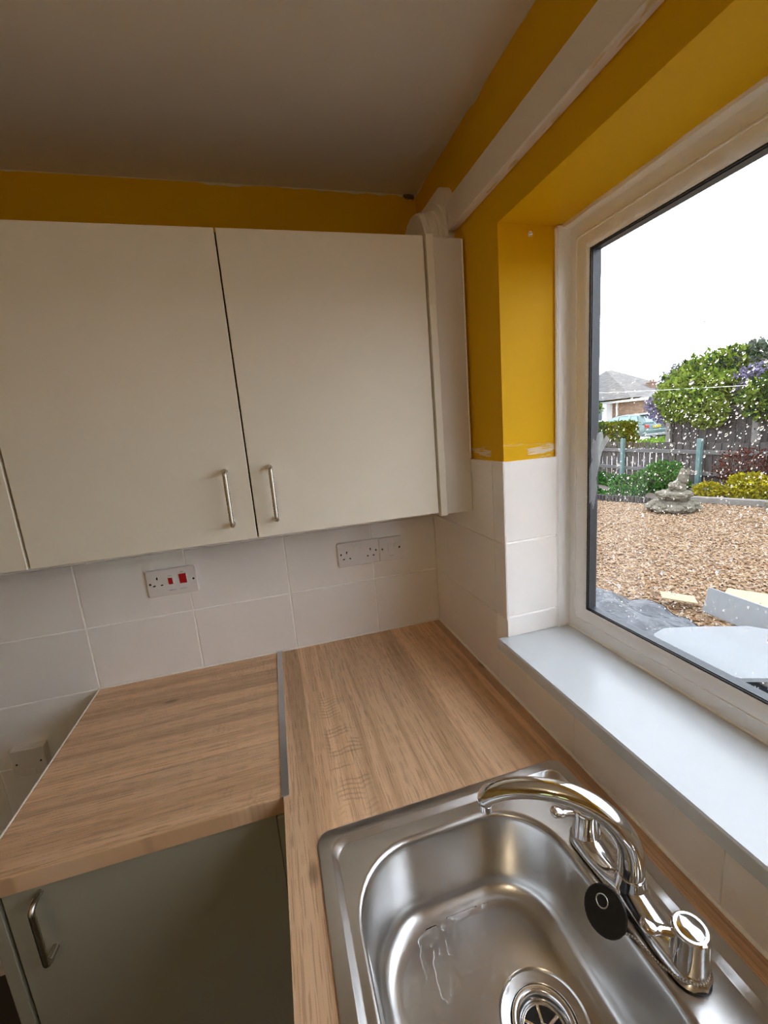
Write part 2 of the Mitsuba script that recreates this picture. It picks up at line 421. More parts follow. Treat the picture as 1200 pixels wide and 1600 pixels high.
labels["window_1"] = {"label": "white plastic window with one large pane beaded with rain", "category": "window", "kind": "structure"}
put("window_1__frame", frame_sweep([(-0.002, 0.26), (-0.002, FX), (0.0305, FX), (0.031, FX + 0.006), (0.034, FX + 0.006), (0.034, 0.25)]), "upvc")
bead = [(0.0335, FX + 0.012), (0.0335, FX - 0.004), (0.0345, FX - 0.0052), (0.0365, FX - 0.0052), (0.0375, FX - 0.0042), (0.0375, FX - 0.0030)] + [(0.0375 + 0.0255 * math.sin(a), FX - 0.0030 + 0.0100 * (1 - math.cos(a))) for a in np.linspace(0.25, 1.35, 7)] + [(0.0645, FX + 0.006), (0.0645, FX + 0.02)]
put("window_1__glazing_bead", frame_sweep(bead), "upvc", 35)
put("window_1__gasket", frame_sweep([(0.060, FX + 0.0068), (0.0665, FX + 0.0065), (0.0675, FX + 0.008), (0.0675, FX + 0.011)]), "black_rubber")
put("window_1__spacer", frame_sweep([(0.040, FX + 0.011), (0.0690, FX + 0.011), (0.0690, FX + 0.029), (0.0672, FX + 0.030), (0.0672, FX + 0.034), (0.040, FX + 0.034)]), "spacer_grey")
GX = FX + 0.0315
put("window_1__pane", trimesh.Trimesh([[GX, -0.50, 0.18], [GX, -2.01, 0.18], [GX, -2.01, 1.08], [GX, -0.50, 1.08]], [[0, 1, 2], [0, 2, 3]]), "pane")
put("window_1__jamb_liner", bx(0.152, FX + 0.006, WY0 - 0.0085, WY0 + 0.001, 0.148, 1.116, 0.0015), "upvc")
rng = np.random.default_rng(5)
lip = [[[0.163 + 0.004 * meshkit.noise(np.array([t * 25, 1, 1.0])), t, 1.1185], [0.166, t, 1.109 + 0.0035 * meshkit.noise(np.array([t * 18, 2, 3.0]))], [FX + 0.003, t, 1.108 + 0.003 * meshkit.noise(np.array([t * 14, 5, 3.0]))], [FX + 0.004, t, 1.1185]] for t in np.linspace(-2.05, -0.462, 70)]
put("window_1__head_sealant", loft(lip), "sealant", 30)
put("window_1__jamb_sealant", bx(0.148, 0.1535, WY0 - 0.0075, WY0, 0.16, 1.112, 0.002), "sealant")
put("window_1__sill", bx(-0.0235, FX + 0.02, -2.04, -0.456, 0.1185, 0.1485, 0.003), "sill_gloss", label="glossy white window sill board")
put("window_1__sill_sealant", tube([[FX - 0.001, -0.468, 0.1495], [FX - 0.001, -2.03, 0.1495]], 0.0028, 8), "sealant", True)

# a torn strip of protective film still stuck to the left side of the glass
fl = [(-0.497, 0.478), (-0.503, 0.455), (-0.507, 0.486), (-0.516, 0.497), (-0.520, 0.476), (-0.527, 0.500), (-0.531, 0.522), (-0.528, 0.552), (-0.536, 0.574), (-0.540, 0.600), (-0.552, 0.622), (-0.566, 0.640), (-0.558, 0.646),
      (-0.549, 0.636), (-0.545, 0.655), (-0.533, 0.652), (-0.527, 0.632), (-0.519, 0.640), (-0.514, 0.615), (-0.517, 0.588), (-0.509, 0.570), (-0.503, 0.545), (-0.498, 0.522), (-0.500, 0.500)]
fp = Polygon(fl).buffer(0.0015).segmentize(0.006)
fm = flat(fp)
fm = trimesh.Trimesh(*trimesh.remesh.subdivide(fm.vertices, fm.faces), process=False)
yv = fm.vertices[:, :2]
yv = yv + np.array([-0.018, 0])
fm = trimesh.Trimesh(np.c_[FX + 0.0105 - 0.004 * meshkit.fbm(np.c_[yv * 90, np.zeros(len(yv))], 3, 4), yv], fm.faces, process=False)
put("window_1__torn_film", fm, "film", True, label="torn translucent film stuck to the left of the glass")

# rain on the outside of the pane
rng = np.random.default_rng(11)


def drop_mesh(n=8):
    ang = np.linspace(0, 2 * math.pi, n, endpoint=False)
    c = np.c_[np.zeros(n), np.cos(ang), np.sin(ang)]
    r0, r1, r2 = c.copy(), c * 0.84, c * 0.46
    r1[:, 0], r2[:, 0] = 0.52, 0.86
    m = loft([r0, r1, r2])
    v = np.vstack([m.vertices, [[0.98, 0, 0], [0, 0, 0]]])
    j = np.arange(n)
    f = np.vstack([m.faces, np.c_[2 * n + j, 2 * n + (j + 1) % n, np.full(n, 3 * n)], np.c_[(j + 1) % n, j, np.full(n, 3 * n + 1)]])
    m = trimesh.Trimesh(v, f, process=False)
    m.fix_normals()
    return np.array(m.vertices), np.array(m.faces)


dv, df = drop_mesh()
V, F, c = [], [], 0
while c < 5200:
    y, z = rng.uniform(-1.98, -0.536), rng.uniform(0.218, 1.04)
    dens = 0.07 + 0.95 * math.exp(-((z - 0.62) / 0.16) ** 2) * (0.45 + 0.55 * min(1, (-y - 0.5) / 0.25)) + 0.5 * math.exp(-((z - 0.27) / 0.10) ** 2)
    dens *= 0.35 + 1.3 * meshkit.noise(np.array([y * 14, z * 14, 0.5]))
    if rng.random() > dens:
        continue
    r = 0.00072 * math.exp(abs(rng.normal(0, 0.52)))
    asp = rng.uniform(0.9, 1.7)
    a = rng.uniform(0.5, 1.3)
    p = dv * [r * 0.9, r * asp, r]
    ca, sa = math.cos(-a), math.sin(-a)
    p = np.c_[p[:, 0], p[:, 1] * ca - p[:, 2] * sa, p[:, 1] * sa + p[:, 2] * ca]
    V.append(p + [GX + 0.00012, y, z])
    F.append(df + c * len(dv))
    c += 1
put("window_1__raindrops", trimesh.Trimesh(np.vstack(V), np.vstack(F), process=False), "water", 60, label="rain drops on the outside of the pane", kind="stuff")
for y, z, h in ((-0.905, 0.305, 0.03), (-0.93, 0.29, 0.02), (-0.80, 0.33, 0.025), (-1.0, 0.36, 0.05)):
    put("window_1__rain_run", tube([[GX + 0.0011, y + 0.0012 * math.sin(t * 5), z + h * t] for t in np.linspace(0, 1, 9)], [0.0012, 0.0013, 0.0011, 0.0010, 0.0009, 0.0009, 0.0007, 0.0006, 0.0004], 8, True, 2), "water", True)

# ------------------------------------------------------------------ wall cabinets
CZ0, CZ1, CD = 0.4685, 1.149, 0.32


def handle_mesh(L=0.125, out=0.034, r=0.0052):
    """A bar handle bent at both ends; mounted on a face at y = 0 and standing out to -y; L from centre to centre along z."""
    h, k = L / 2, 0.010
    P = [(0, 0.001, h), (0, -(out - k), h)] + [(0, -(out - k) - k * math.sin(a), h - k + k * math.cos(a)) for a in np.linspace(0.3, 1.57, 5)]
    return tube(P + [(0, y, -z) for x, y, z in P[::-1]], r, 14)


HANDLE = mikit.ply(handle_mesh(), "brushed_nickel", 40)
wc = thing("wall_cabinet", "double-door off-white wall cabinet with two bar handles beside the extractor fan", "cabinet")
put(wc + "__carcass", bx(-1.0555, -0.1045, -0.3005, 0.0, CZ0 + 0.001, CZ1 - 0.001, 0.001), "carcass_gap_shade")
for a, b, hx in ((-1.0540, -0.5838, -0.633), (-0.5804, -0.1100, -0.533)):
    d = put(wc + "__door", bx(a, b, -0.321, -0.3025, CZ0, CZ1, 0.0015), "cabinet_white")
    put(d + "__handle", HANDLE, None, at=at(hx, -0.321, 0.5745), label="brushed metal bar handle")
put(wc + "__end_panel", bx(-0.1035, -0.0840, -0.3215, 0.0, 0.459, 1.1535, 0.0012), "cabinet_white", label="white end panel")
put(wc + "__filler_strip", bx(-0.0838, -0.0012, -0.304, -0.286, 0.459, 1.1525, 0.001), "cabinet_edge", label="recessed strip between the end panel and the window wall")
put(wc + "__scribe_sealant", tube([[-0.001, -0.305, 0.606], [-0.001, -0.305, 1.15]], 0.0022, 8), "sealant", True)
wc2 = thing("wall_cabinet", "cut-off wall cabinet at the left edge of the photo over the cooker space", "cabinet")
put(wc2 + "__carcass", bx(-1.560, -1.0600, -0.3005, 0.0, 0.60, CZ1 - 0.001, 0.001), "carcass_gap_shade")
d = put(wc2 + "__door", bx(-1.560, -1.0590, -0.321, -0.3025, CZ0, CZ1, 0.0015), "cabinet_white")

# ------------------------------------------------------------------ extractor fan on the window wall
fan = thing("extractor_fan", "round white extractor fan on a square plate above the cabinet end", "extractor fan")
pl = rrect(-0.140, 1.185, 0.110, 0.125, 0.045, 8)
put(fan + "__mounting_plate", yz_wall(Polygon(pl), -0.016, TH), "fan_plastic", 30)
fh = lathe([(0.122, 0), (0.122, 0.008), (0.106, 0.010), (0.106, 0.018), (0.102, 0.020), (0.102, 0.040)], 40)
fc = lathe([(0.0985, 0.036), (0.0985, 0.050), (0.095, 0.054), (0.0, 0.055)], 40)
fk = lathe([(0.040, 0.054), (0.040, 0.060), (0.037, 0.062), (0.0, 0.0625)], 28)
for nm, m in (("housing", fh), ("front_cover", fc), ("centre_cap", fk)):
    m.apply_transform(rot([0, 1, 0], -90))
    m.apply_translation((-0.016, -0.140, 1.172))
    m.fix_normals()
    put(fan + "__" + nm, m, "fan_plastic", 30)

# ------------------------------------------------------------------ worktops
wt = thing("worktop", "oak-effect worktop ending beside the cooker space left of the metal strip", "worktop")
prof = [(-0.600, -0.038), (-0.600, -0.006), (-0.5985, -0.002), (-0.595, 0.0), (-0.002, 0.0), (-0.002, -0.038)]
m = loft([[[x, y, z] for y, z in prof] for x in (-1.1145, -0.592)], True, True)
m.fix_normals()
put(wt + "__board", m, "oak_along_x", 40)
put(wt + "__end_trim", bx(-1.1185, -1.1145, -0.600, -0.001, -0.038, 0.0012, 0.0008), "sealant", label="pale edging along the cut end")
put(wt + "__wall_sealant", tube([[-1.114, -0.003, 0.001], [-0.59, -0.003, 0.001]], 0.0035, 8), "sealant", True)
wt2 = thing("worktop", "oak-effect worktop under the window that holds the sink", "worktop")
SX0, SX1, SY0, SY1 = -0.5385, -0.0350, -1.66, -0.7055
board = Polygon([(-0.594, -2.3), (-0.002, -2.3), (-0.002, -0.002), (-0.5905, -0.002)]).difference(sbox(SX0 + 0.02, SY0 + 0.02, SX1 - 0.02, SY1 - 0.02))
put(wt2 + "__board", extr(board, -0.038, 0.0), "oak_along_y")
put(wt2 + "__wall_sealant", tube([[-0.003, -0.003, 0.001], [-0.003, -2.3, 0.001]], 0.0035, 8), "sealant", True)
put(wt2 + "__wall_sealant", tube([[-0.57, -0.003, 0.001], [-0.003, -0.003, 0.001]], 0.0035, 8), "sealant", True)
js = Polygon([(-0.5895, -0.004), (-0.5730, -0.004), (-0.5800, -0.601), (-0.5955, -0.601)])
put(thing("joint_strip", "flat grey metal strip covering the joint between the two worktops", "metal strip"), cat(extr(js, 0.0002, 0.0022), bx(-0.5955, -0.5810, -0.6025, -0.6008, -0.006, 0.0022, 0.0004)), "aluminium")

# ------------------------------------------------------------------ base cabinets
bc = thing("base_cabinet", "base cabinet in a shade-darkened colour with a bar handle under the left worktop", "cabinet")
put(bc + "__carcass", bx(-1.0905, -0.60, -0.566, -0.01, -0.76, -0.039, 0.001), "cabinet_edge")
d = put(bc + "__door", bx(-1.0865, -0.612, -0.586, -0.5675, -0.755, -0.043, 0.0015), "cabinet_shaded")
put(d + "__handle", HANDLE, None, at=at(-1.028, -0.586, -0.1245), label="brushed metal bar handle")
put(bc + "__end_panel", bx(-1.1130, -1.0910, -0.588, -0.005, ZF, -0.0395, 0.001), "cabinet_shaded")
put(bc + "__plinth", bx(-1.09, -0.60, -0.53, -0.51, ZF, -0.762, 0.001), "cabinet_edge")
bc2 = thing("base_cabinet", "base cabinet in shadow under the sink", "cabinet")
put(bc2 + "__corner_post", bx(-0.609, -0.572, -0.606, -0.568, ZF, -0.0395, 0.001), "cabinet_shaded")
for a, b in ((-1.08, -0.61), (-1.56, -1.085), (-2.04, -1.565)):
    put(bc2 + "__door", bx(-0.580, -0.562, a, b, -0.755, -0.043, 0.0015), "cabinet_shaded")
put(bc2 + "__plinth", bx(-0.54, -0.52, -2.04, -0.61, ZF, -0.762, 0.001), "cabinet_edge")

# ------------------------------------------------------------------ electrical plates
def plate_mesh(w, h, t=0.009):
    r0, r1, r2 = rrect(0, 0, w / 2, h / 2, 0.004, 4), rrect(0, 0, w / 2, h / 2, 0.004, 4), rrect(0, 0, w / 2 - 0.0022, h / 2 - 0.0022, 0.003, 4)
    m = loft([np.c_[r0[:, 0], np.zeros(len(r0)), r0[:, 1]], np.c_[r1[:, 0], np.full(len(r1), -t + 0.002), r1[:, 1]], np.c_[r2[:, 0], np.full(len(r2), -t), r2[:, 1]]], False, True)
    m.fix_normals()
    return m


def pins(o, cx, cz, t=0.009):
    """The three slots of a 13 A socket."""
    for x, z, w, h in ((0, 0.0135, 0.0042, 0.008), (-0.0105, -0.0085, 0.0066, 0.0042), (0.0105, -0.0085, 0.0066, 0.0042)):
        put(o + "__pin_slot", bx(cx + x - w / 2, cx + x + w / 2, -t - 0.0004, -t + 0.004, cz + z - h / 2, cz + z + h / 2, 0.0003), "hole_black", at=M)


def screw(o, cx, cz, m="hole_black", t=0.009):
    k = put(o + "__screw", shift(lathe([(0.0, 0.0008), (0.0026, 0.0006), (0.0032, 0.0)], 14, 1), (cx, -t, cz)), m, 30, at=M)


def rocker(o, cx, cz, w, h, m, t=0.009):
    p = [(-t, h / 2), (-t - 0.0035, h / 2), (-t - 0.0012, 0), (-t - 0.0005, -h / 2), (-t, -h / 2)]
    g = loft([[[x, y, z] for y, z in p] for x in (-w / 2, w / 2)], True, True)
    g.fix_normals()
    put(o + "__rocker", shift(g, (cx, 0, cz)), m, at=M)


def print_mark(o, x0, x1, z, t=0.009):
    put(o + "__printed_mark", bx(x0, x1, -t - 0.0002, -t + 0.001, z - 0.0006, z + 0.0006, 0), "print_grey", at=M)


M = at(-0.8625, 0.0, 0.302)
o = thing("cooker_switch", "white cooker switch plate with two red rockers and one socket", "switch")
put(o + "__plate", plate_mesh(0.141, 0.084), "white_plastic", 35, at=M)
pins(o, -0.040, 0.002)
screw(o, -0.0605, 0.0)
screw(o, 0.0605, 0.0)
for cx, cz, w, h in ((-0.004, 0.003, 0.012, 0.020), (0.031, 0.006, 0.020, 0.030)):
    put(o + "__rocker_surround", bx(cx - w / 2 - 0.002, cx + w / 2 + 0.002, -0.0098, -0.008, cz - h / 2 - 0.002, cz + h / 2 + 0.002, 0.0006), "white_plastic", at=M)
    rocker(o, cx, cz, w, h, "red_rocker", 0.0095)
print_mark(o, -0.015, 0.008, -0.026)
print_mark(o, 0.019, 0.043, -0.026)
print_mark(o, -0.008, 0.000, 0.0195)
print_mark(o, 0.026, 0.034, 0.027)

M = at(-0.2815, 0.0, 0.300)
o = thing("double_socket", "white double socket with two rocker switches on the tiles below the cabinet", "socket")
put(o + "__plate", plate_mesh(0.143, 0.084), "white_plastic", 35, at=M)
pins(o, -0.041, -0.006)
pins(o, 0.041, -0.006)
screw(o, -0.0605, 0.002)
screw(o, 0.0605, 0.002)
for cx in (-0.014, 0.007):
    rocker(o, cx, 0.016, 0.0115, 0.021, "white_plastic")
M = at(-0.1680, 0.0, 0.298)
o = thing("fused_switch", "white switched outlet plate touching the right of the double socket", "switch")
put(o + "__plate", plate_mesh(0.0825, 0.084), "white_plastic", 35, at=M)
screw(o, -0.030, 0.002)
screw(o, 0.031, 0.002)
put(o + "__fuse_carrier", bx(-0.011, 0.008, -0.0105, -0.008, -0.012, 0.020, 0.0008), "white_plastic", at=M)
rocker(o, 0.017, 0.006, 0.011, 0.022, "white_plastic")
print_mark(o, -0.006, 0.008, -0.024)

M = at(-1.325, -0.008, -0.170) @ rot([0, 1, 0], 2.0)
o = thing("cable_outlet", "white cable outlet plate low on the tiles in the cooker space", "outlet plate")
put(o + "__back_box", bx(-0.0435, 0.0435, -0.008, 0.009, -0.0435, 0.0435, 0.002), "white_plastic", at=M)
put(o + "__plate", shift(plate_mesh(0.086, 0.086, 0.012), (0.0, -0.006, 0.0)), "white_plastic", 35, at=M)
screw(o, -0.030, -0.002, t=0.018)
screw(o, 0.030, -0.002, t=0.018)
put(o + "__cable_cowl", bx(-0.016, 0.016, -0.021, -0.017, -0.043, -0.022, 0.002), "white_plastic", at=M)

# ------------------------------------------------------------------ sink
sk = thing("sink", "stainless steel inset sink with a deep rounded bowl in the right worktop", "sink")
ocx, ocy, ohx, ohy = (SX0 + SX1) / 2, (SY0 + SY1) / 2, (SX1 - SX0) / 2, (SY1 - SY0) / 2
N = 12


def oring(inset, z, r):
    p = rrect(ocx, ocy, ohx - inset, ohy - inset, r, N)
    return np.c_[p, np.full(len(p), z)]


BCX, BCY, BHX, BHY, BR = -0.316, -0.970, 0.178, 0.208, 0.112


def bring(inset, z, r=None):
    p = rrect(BCX, BCY, BHX - inset, BHY - inset, max((BR if r is None else r) - inset * 0.6, 0.03), N)
    return np.c_[p, np.full(len(p), z)]


rim = loft([oring(0.0, 0.0002, 0.024), oring(0.0004, 0.0022, 0.024), oring(0.003, 0.0036, 0.022), oring(0.0205, 0.0040, 0.018), oring(0.0225, 0.0032, 0.030), oring(0.0305, -0.0030, 0.030), oring(0.0325, -0.0036, 0.030)])
deck_out, deck_in = oring(0.0325, 0, 0.030)[:, :2], bring(-0.004, 0)[:, :2]
deck = flat(Polygon(deck_out, [deck_in]), -0.0036)
DEPTH = -0.152
bowl_rings = [bring(-0.004, -0.0036), bring(-0.001, -0.0038), bring(0.0025, -0.0052), bring(0.0050, -0.0085), bring(0.0065, -0.014)]
for t in np.linspace(0.08, 1, 8):
    bowl_rings.append(bring(0.0065 + 0.0095 * t, -0.014 - (0.152 - 0.014 - 0.034) * t))
wall_in, zf = 0.016, -0.118
for a in np.linspace(0.2, math.pi / 2, 7):
    bowl_rings.append(bring(wall_in + 0.033 * (1 - math.cos(a)), zf - 0.0335 * math.sin(a)))
bowl_rings.append(bring(wall_in + 0.036, DEPTH))
bowl = loft(bowl_rings)
WX, WYC = -0.256, -0.966
ang = np.linspace(0, 2 * math.pi, 48, endpoint=False)


def wring(r, z):
    return np.c_[WX + r * np.cos(ang), WYC + r * np.sin(ang), np.full(48, z)]


base = flat(Polygon(bowl_rings[-1][:, :2], [wring(0.064, 0)[:, :2]]), DEPTH)
dish = loft([wring(0.064, DEPTH), wring(0.0628, DEPTH - 0.0008), wring(0.061, DEPTH - 0.0030), wring(0.059, DEPTH - 0.0036), wring(0.048, DEPTH - 0.0050), wring(0.0465, DEPTH - 0.0065)])
steel = cat(rim, deck, bowl, base, dish)
steel.merge_vertices(digits_vertex=6)
steel.fix_normals()
if steel.face_normals[np.argmin(abs(steel.triangles_center - [ocx, -1.5, -0.0036]).sum(1))][2] < 0:
    steel.invert()
put(sk + "__bowl", steel, "steel", 32)
ZW = DEPTH - 0.0052
w = loft([wring(0.0455, ZW), wring(0.0440, ZW + 0.0014), wring(0.0400, ZW + 0.0016), wring(0.0375, ZW + 0.0002), wring(0.0345, ZW - 0.004), wring(0.033, ZW - 0.016)])
put(sk + "__waste_ring", w, "polished_steel", 40, label="polished waste ring")
cup = lathe([(0.0335, ZW - 0.014), (0.030, ZW - 0.030), (0.0, ZW - 0.031)], 32)
put(sk + "__waste_pit", shift(cup, (WX, WYC, 0)), "hole_black")
parts = [shift(lathe([(0.0, 0.0045), (0.007, 0.004), (0.009, 0.0015), (0.009, -0.001)], 20), (0, 0, 0))]
for k in range(6):
    a = k * math.pi / 3 + 0.3
    parts.append(move(bx(0.006, 0.029, -0.0021, 0.0021, -0.001, 0.0016, 0.0008), rot([0, 0, 1], math.degrees(a))))
g = lathe([(0.0285, -0.001), (0.0285, 0.0010), (0.0300, 0.0016), (0.0325, 0.0010), (0.0330, -0.001)], 32)
put(sk + "__strainer", shift(cat(*parts, g), (WX, WYC, ZW - 0.0135)), "polished_steel", 40, label="spoked strainer grid in the waste")

# puddles and drops in the bowl
def puddle(cx, cy, rx, ry, turn, h, seed, n=40, wob=0.45, z=DEPTH):
    a = np.linspace(0, 2 * math.pi, n, endpoint=False)
    rad = 1 + wob * (meshkit.fbm(np.c_[np.cos(a) * 1.7, np.sin(a) * 1.7, np.full(n, seed)], 3, seed) - 0.5) * 2
    x, y = rx * rad * np.cos(a), ry * rad * np.sin(a)
    t = math.radians(turn)
    P = np.c_[x * math.cos(t) - y * math.sin(t), x * math.sin(t) + y * math.cos(t)]
    e = min(rx, ry)
    rings = []
    for f, zz in ((1.0, -0.0012 / h), (1.0, 0.0), (0.975, 0.55), (0.93, 0.88), (0.85, 1.0), (0.6, 1.0)):
        rings.append(np.c_[cx + P[:, 0] * f, cy + P[:, 1] * f, np.full(n, z + 0.00015 + h * zz)])
    m = loft(rings, True, True)
    if m.volume < 0:
        m.invert()
    return m


wd = thing("water", "clear puddles and drops left in the steel bowl of the sink", "water", kind="stuff")
pud = [puddle(-0.312, -0.800, 0.034, 0.009, 3, 0.0021, 1, wob=0.6), puddle(-0.262, -0.803, 0.010, 0.0045, 25, 0.0019, 2), puddle(-0.345, -0.812, 0.006, 0.005, 0, 0.0019, 3),
       puddle(-0.3725, -0.868, 0.010, 0.034, -8, 0.0015, 4, wob=0.6), puddle(-0.372, -0.815, 0.022, 0.014, 40, 0.0011, 5, wob=0.6), puddle(-0.350, -0.838, 0.003, 0.012, -12, 0.0017, 6),
       puddle(-0.395, -0.845, 0.006, 0.02, -10, 0.0011, 14, wob=0.6)]
rng = np.random.default_rng(8)
for px_, py_, r in ((-0.285, -0.842, 0.004), (-0.252, -0.875, 0.003), (-0.262, -0.893, 0.005), (-0.276, -0.905, 0.005), (-0.286, -0.917, 0.004), (-0.300, -0.900, 0.003), (-0.330, -0.880, 0.003), (-0.315, -0.860, 0.002), (-0.325, -0.915, 0.003), (-0.24, -0.83, 0.003)):
    pud.append(puddle(px_, py_, r, r * rng.uniform(0.45, 0.9), rng.uniform(0, 180), r * 0.32, int(rng.integers(99)), 16, 0.25))
for k in range(26):
    px_, py_, r = rng.uniform(-0.40, -0.20), rng.uniform(-0.92, -0.80), rng.uniform(0.0009, 0.0018)
    pud.append(puddle(px_, py_, r, r * rng.uniform(0.5, 1), rng.uniform(0, 180), r * 0.4, int(rng.integers(99)), 10, 0.2))
put(wd, cat(*pud), "water", 40)

# ------------------------------------------------------------------ tap
tp = thing("mixer_tap", "chrome mixer tap with a swan-neck spout and two lever heads on the sink", "tap")
TX, TYC, ZD = -0.105, -0.9595, -0.0036
HY = 0.0895                       # the two heads stand this far from the middle
# bridge: a body swept along y, wide at the two ends and waisted between them
rings = []
for t in np.linspace(-1, 1, 41):
    e = abs(t)
    y = TYC + t * (HY + 0.026)
    endr = max(0.0, (abs(t) * (HY + 0.026) - HY) / 0.026)
    w = (0.0255 - 0.0030 * math.cos((e * 1.15 - 0.25) * math.pi * 0.9) ** 2 * (1 - e)) * math.sqrt(max(1e-4, 1 - endr ** 2))
    h = 0.0245 + 0.012 * math.exp(-(t / 0.16) ** 2) - 0.003 * math.exp(-((e - 0.45) / 0.2) ** 2)
    h = max(h * math.sqrt(max(1e-4, 1 - endr ** 2 * 0.9)), 0.004)
    th = np.linspace(0, math.pi, 17)
    rings.append(np.c_[TX + w * np.sign(np.cos(th)) * np.abs(np.cos(th)) ** 0.72, np.full(17, y), ZD + 0.003 + h * np.abs(np.sin(th)) ** 0.8])
body = loft(rings, True, True, closed=False)
body.fix_normals()
put(tp + "__bridge", body, "chrome", 50)
st = []
for t in np.linspace(0, 2 * math.pi, 64, endpoint=False):
    c_, s_ = math.cos(t), math.sin(t)
    st.append((TX + 0.0225 * c_, TYC + (HY if s_ > 0 else -HY) * (abs(s_) > 1e-9) + 0.0262 * s_))
put(tp + "__base_gasket", extr(Polygon(st), ZD, ZD + 0.0036), "black_rubber", label="black gasket under the tap body")
boss = lathe([(0.0235, 0.012), (0.0215, 0.026), (0.0190, 0.040), (0.0185, 0.044), (0.0170, 0.045), (0.0168, 0.0475)], 32)
put(tp + "__spout_collar", shift(boss, (TX, TYC, ZD)), "chrome", 40)
dirx, diry = -0.825, 0.565
D = [(0.0, 0.040), (0.0, 0.062), (0.003, 0.086), (0.015, 0.112), (0.040, 0.137), (0.078, 0.153), (0.120, 0.155), (0.160, 0.147), (0.188, 0.134), (0.202, 0.120), (0.2045, 0.111)]
R_ = [0.0175, 0.0172, 0.0168, 0.0164, 0.0160, 0.0155, 0.0150, 0.0148, 0.0148, 0.0140, 0.0122]
put(tp + "__spout", tube([(TX + dirx * d_, TYC + diry * d_, z_) for d_, z_ in D], R_, 28, True, 6), "chrome", True)
an = lathe([(0.0095, 0.112), (0.0098, 0.096), (0.0090, 0.095), (0.007, 0.097)], 24)
put(tp + "__aerator", shift(an, (TX + dirx * 0.2045, TYC + diry * 0.2045, 0)), "chrome", 40)
for sgn in (1, -1):
    cy = TYC + sgn * HY
    hd = lathe([(0.0222, 0.010), (0.0216, 0.024), (0.0206, 0.042), (0.0202, 0.058), (0.0208, 0.064), (0.0205, 0.0668), (0.0185, 0.0682), (0.0155, 0.0682), (0.0150, 0.0674)], 36)
    hk = put(tp + "__head", shift(hd, (TX, cy, ZD)), "chrome", 35)
    cap = lathe([(0.0150, 0.0670), (0.0145, 0.0690), (0.010, 0.0702), (0.0, 0.0708)], 32)
    put(hk + "__cap", shift(cap, (TX, cy, ZD)), "chrome", 40)
    dl = np.array([-0.88, 0.47, 0.0]) if sgn < 0 else np.array([-0.93, 0.36, 0.0])
    q0 = np.array([TX, cy, ZD + 0.0565])
    L = [q0 + dl * 0.014, q0 + dl * 0.024 + [0, 0, 0.0005], q0 + dl * 0.034 + [0, 0, 0.0012], q0 + dl * 0.043 + [0, 0, 0.002], q0 + dl * 0.051 + [0, 0, 0.003], q0 + dl * 0.057 + [0, 0, 0.003]]
    lv = tube(L, [0.0062, 0.0060, 0.0064, 0.0092, 0.0100, 0.0035], 16, True, 4)
    lv.vertices[:, 2] = (lv.vertices[:, 2] - q0[2]) * 0.8 + q0[2]
    put(hk + "__lever", lv, "chrome", True)

# ------------------------------------------------------------------ plug and chain
pg = thing("sink_plug", "black rubber plug on a ball chain leaning against the tap", "plug")
nrm = np.array([-0.74, -0.22, 0.63])
nrm /= np.linalg.norm(nrm)
pc = np.array([-0.160, -0.971, 0.012])
plug = lathe([(0.0, -0.016), (0.0195, -0.016), (0.0215, -0.004), (0.0285, -0.003), (0.0295, 0.0), (0.0280, 0.0022), (0.012, 0.0030), (0.0, 0.0030)], 40)
Mx = trimesh.geometry.align_vectors([0, 0, 1], nrm)
Mx[:3, 3] = pc
put(pg + "__stopper", move(plug, Mx), "black_rubber", 35)
ring = trimesh.creation.torus(0.0078, 0.0009, major_sections=28, minor_sections=8)
R2 = Mx.copy()
R2[:3, 3] = pc + nrm * 0.0035 + np.array([0.0, 0.004, 0.012])
put(pg + "__pull_ring", move(ring, R2), "chrome", True, label="thin metal pull ring")
from scipy.interpolate import CubicSpline
ch = np.array([(-0.150, -0.990, -0.008), (-0.143, -1.000, -0.0005), (-0.137, -1.015, -0.0015), (-0.134, -1.032, -0.0015), (-0.131, -1.048, 0.004), (-0.124, -1.064, 0.010), (-0.111, -1.0725, 0.0125), (-0.096, -1.069, 0.013), (-0.0835, -1.055, 0.012),
               (-0.080, -1.035, 0.006), (-0.0775, -1.01, -0.001), (-0.0765, -0.985, -0.001), (-0.0785, -0.962, 0.000)])
tt = np.r_[0, np.cumsum(np.linalg.norm(np.diff(ch, axis=0), axis=1))]
P = CubicSpline(tt, ch)(np.arange(0, tt[-1], 0.0037))
ball = trimesh.creation.icosphere(subdivisions=1, radius=0.0018)
put(pg + "__chain", cat(*[shift(ball, q) for q in P], tube(P[::2], 0.0005, 5)), "brushed_nickel", 60, label="ball chain looped round the near tap head", kind="stuff")

# ------------------------------------------------------------------ ceiling lamp behind the camera
lm = thing("pendant_lamp", "warm globe lamp hanging behind the camera", "lamp")
LX, LY, LZ = -1.15, -2.35, 1.12
put(lm + "__ceiling_rose", shift(lathe([(0.05, 0.0), (0.05, -0.02), (0.012, -0.03)], 24), (LX, LY, ZC)), "white_plastic", 30)
put(lm + "__cord", tube([(LX, LY, ZC - 0.02), (LX, LY, LZ + 0.07)], 0.004, 8), "white_plastic", True)
put(lm + "__globe", shift(trimesh.creation.icosphere(subdivisions=3, radius=0.075), (LX, LY, LZ)), "white_plastic", True)
scene[lm + "__globe"]["emitter"] = {"type": "area", "radiance": rgb([LAMP * c for c in (1.0, 0.8, 0.55)])}
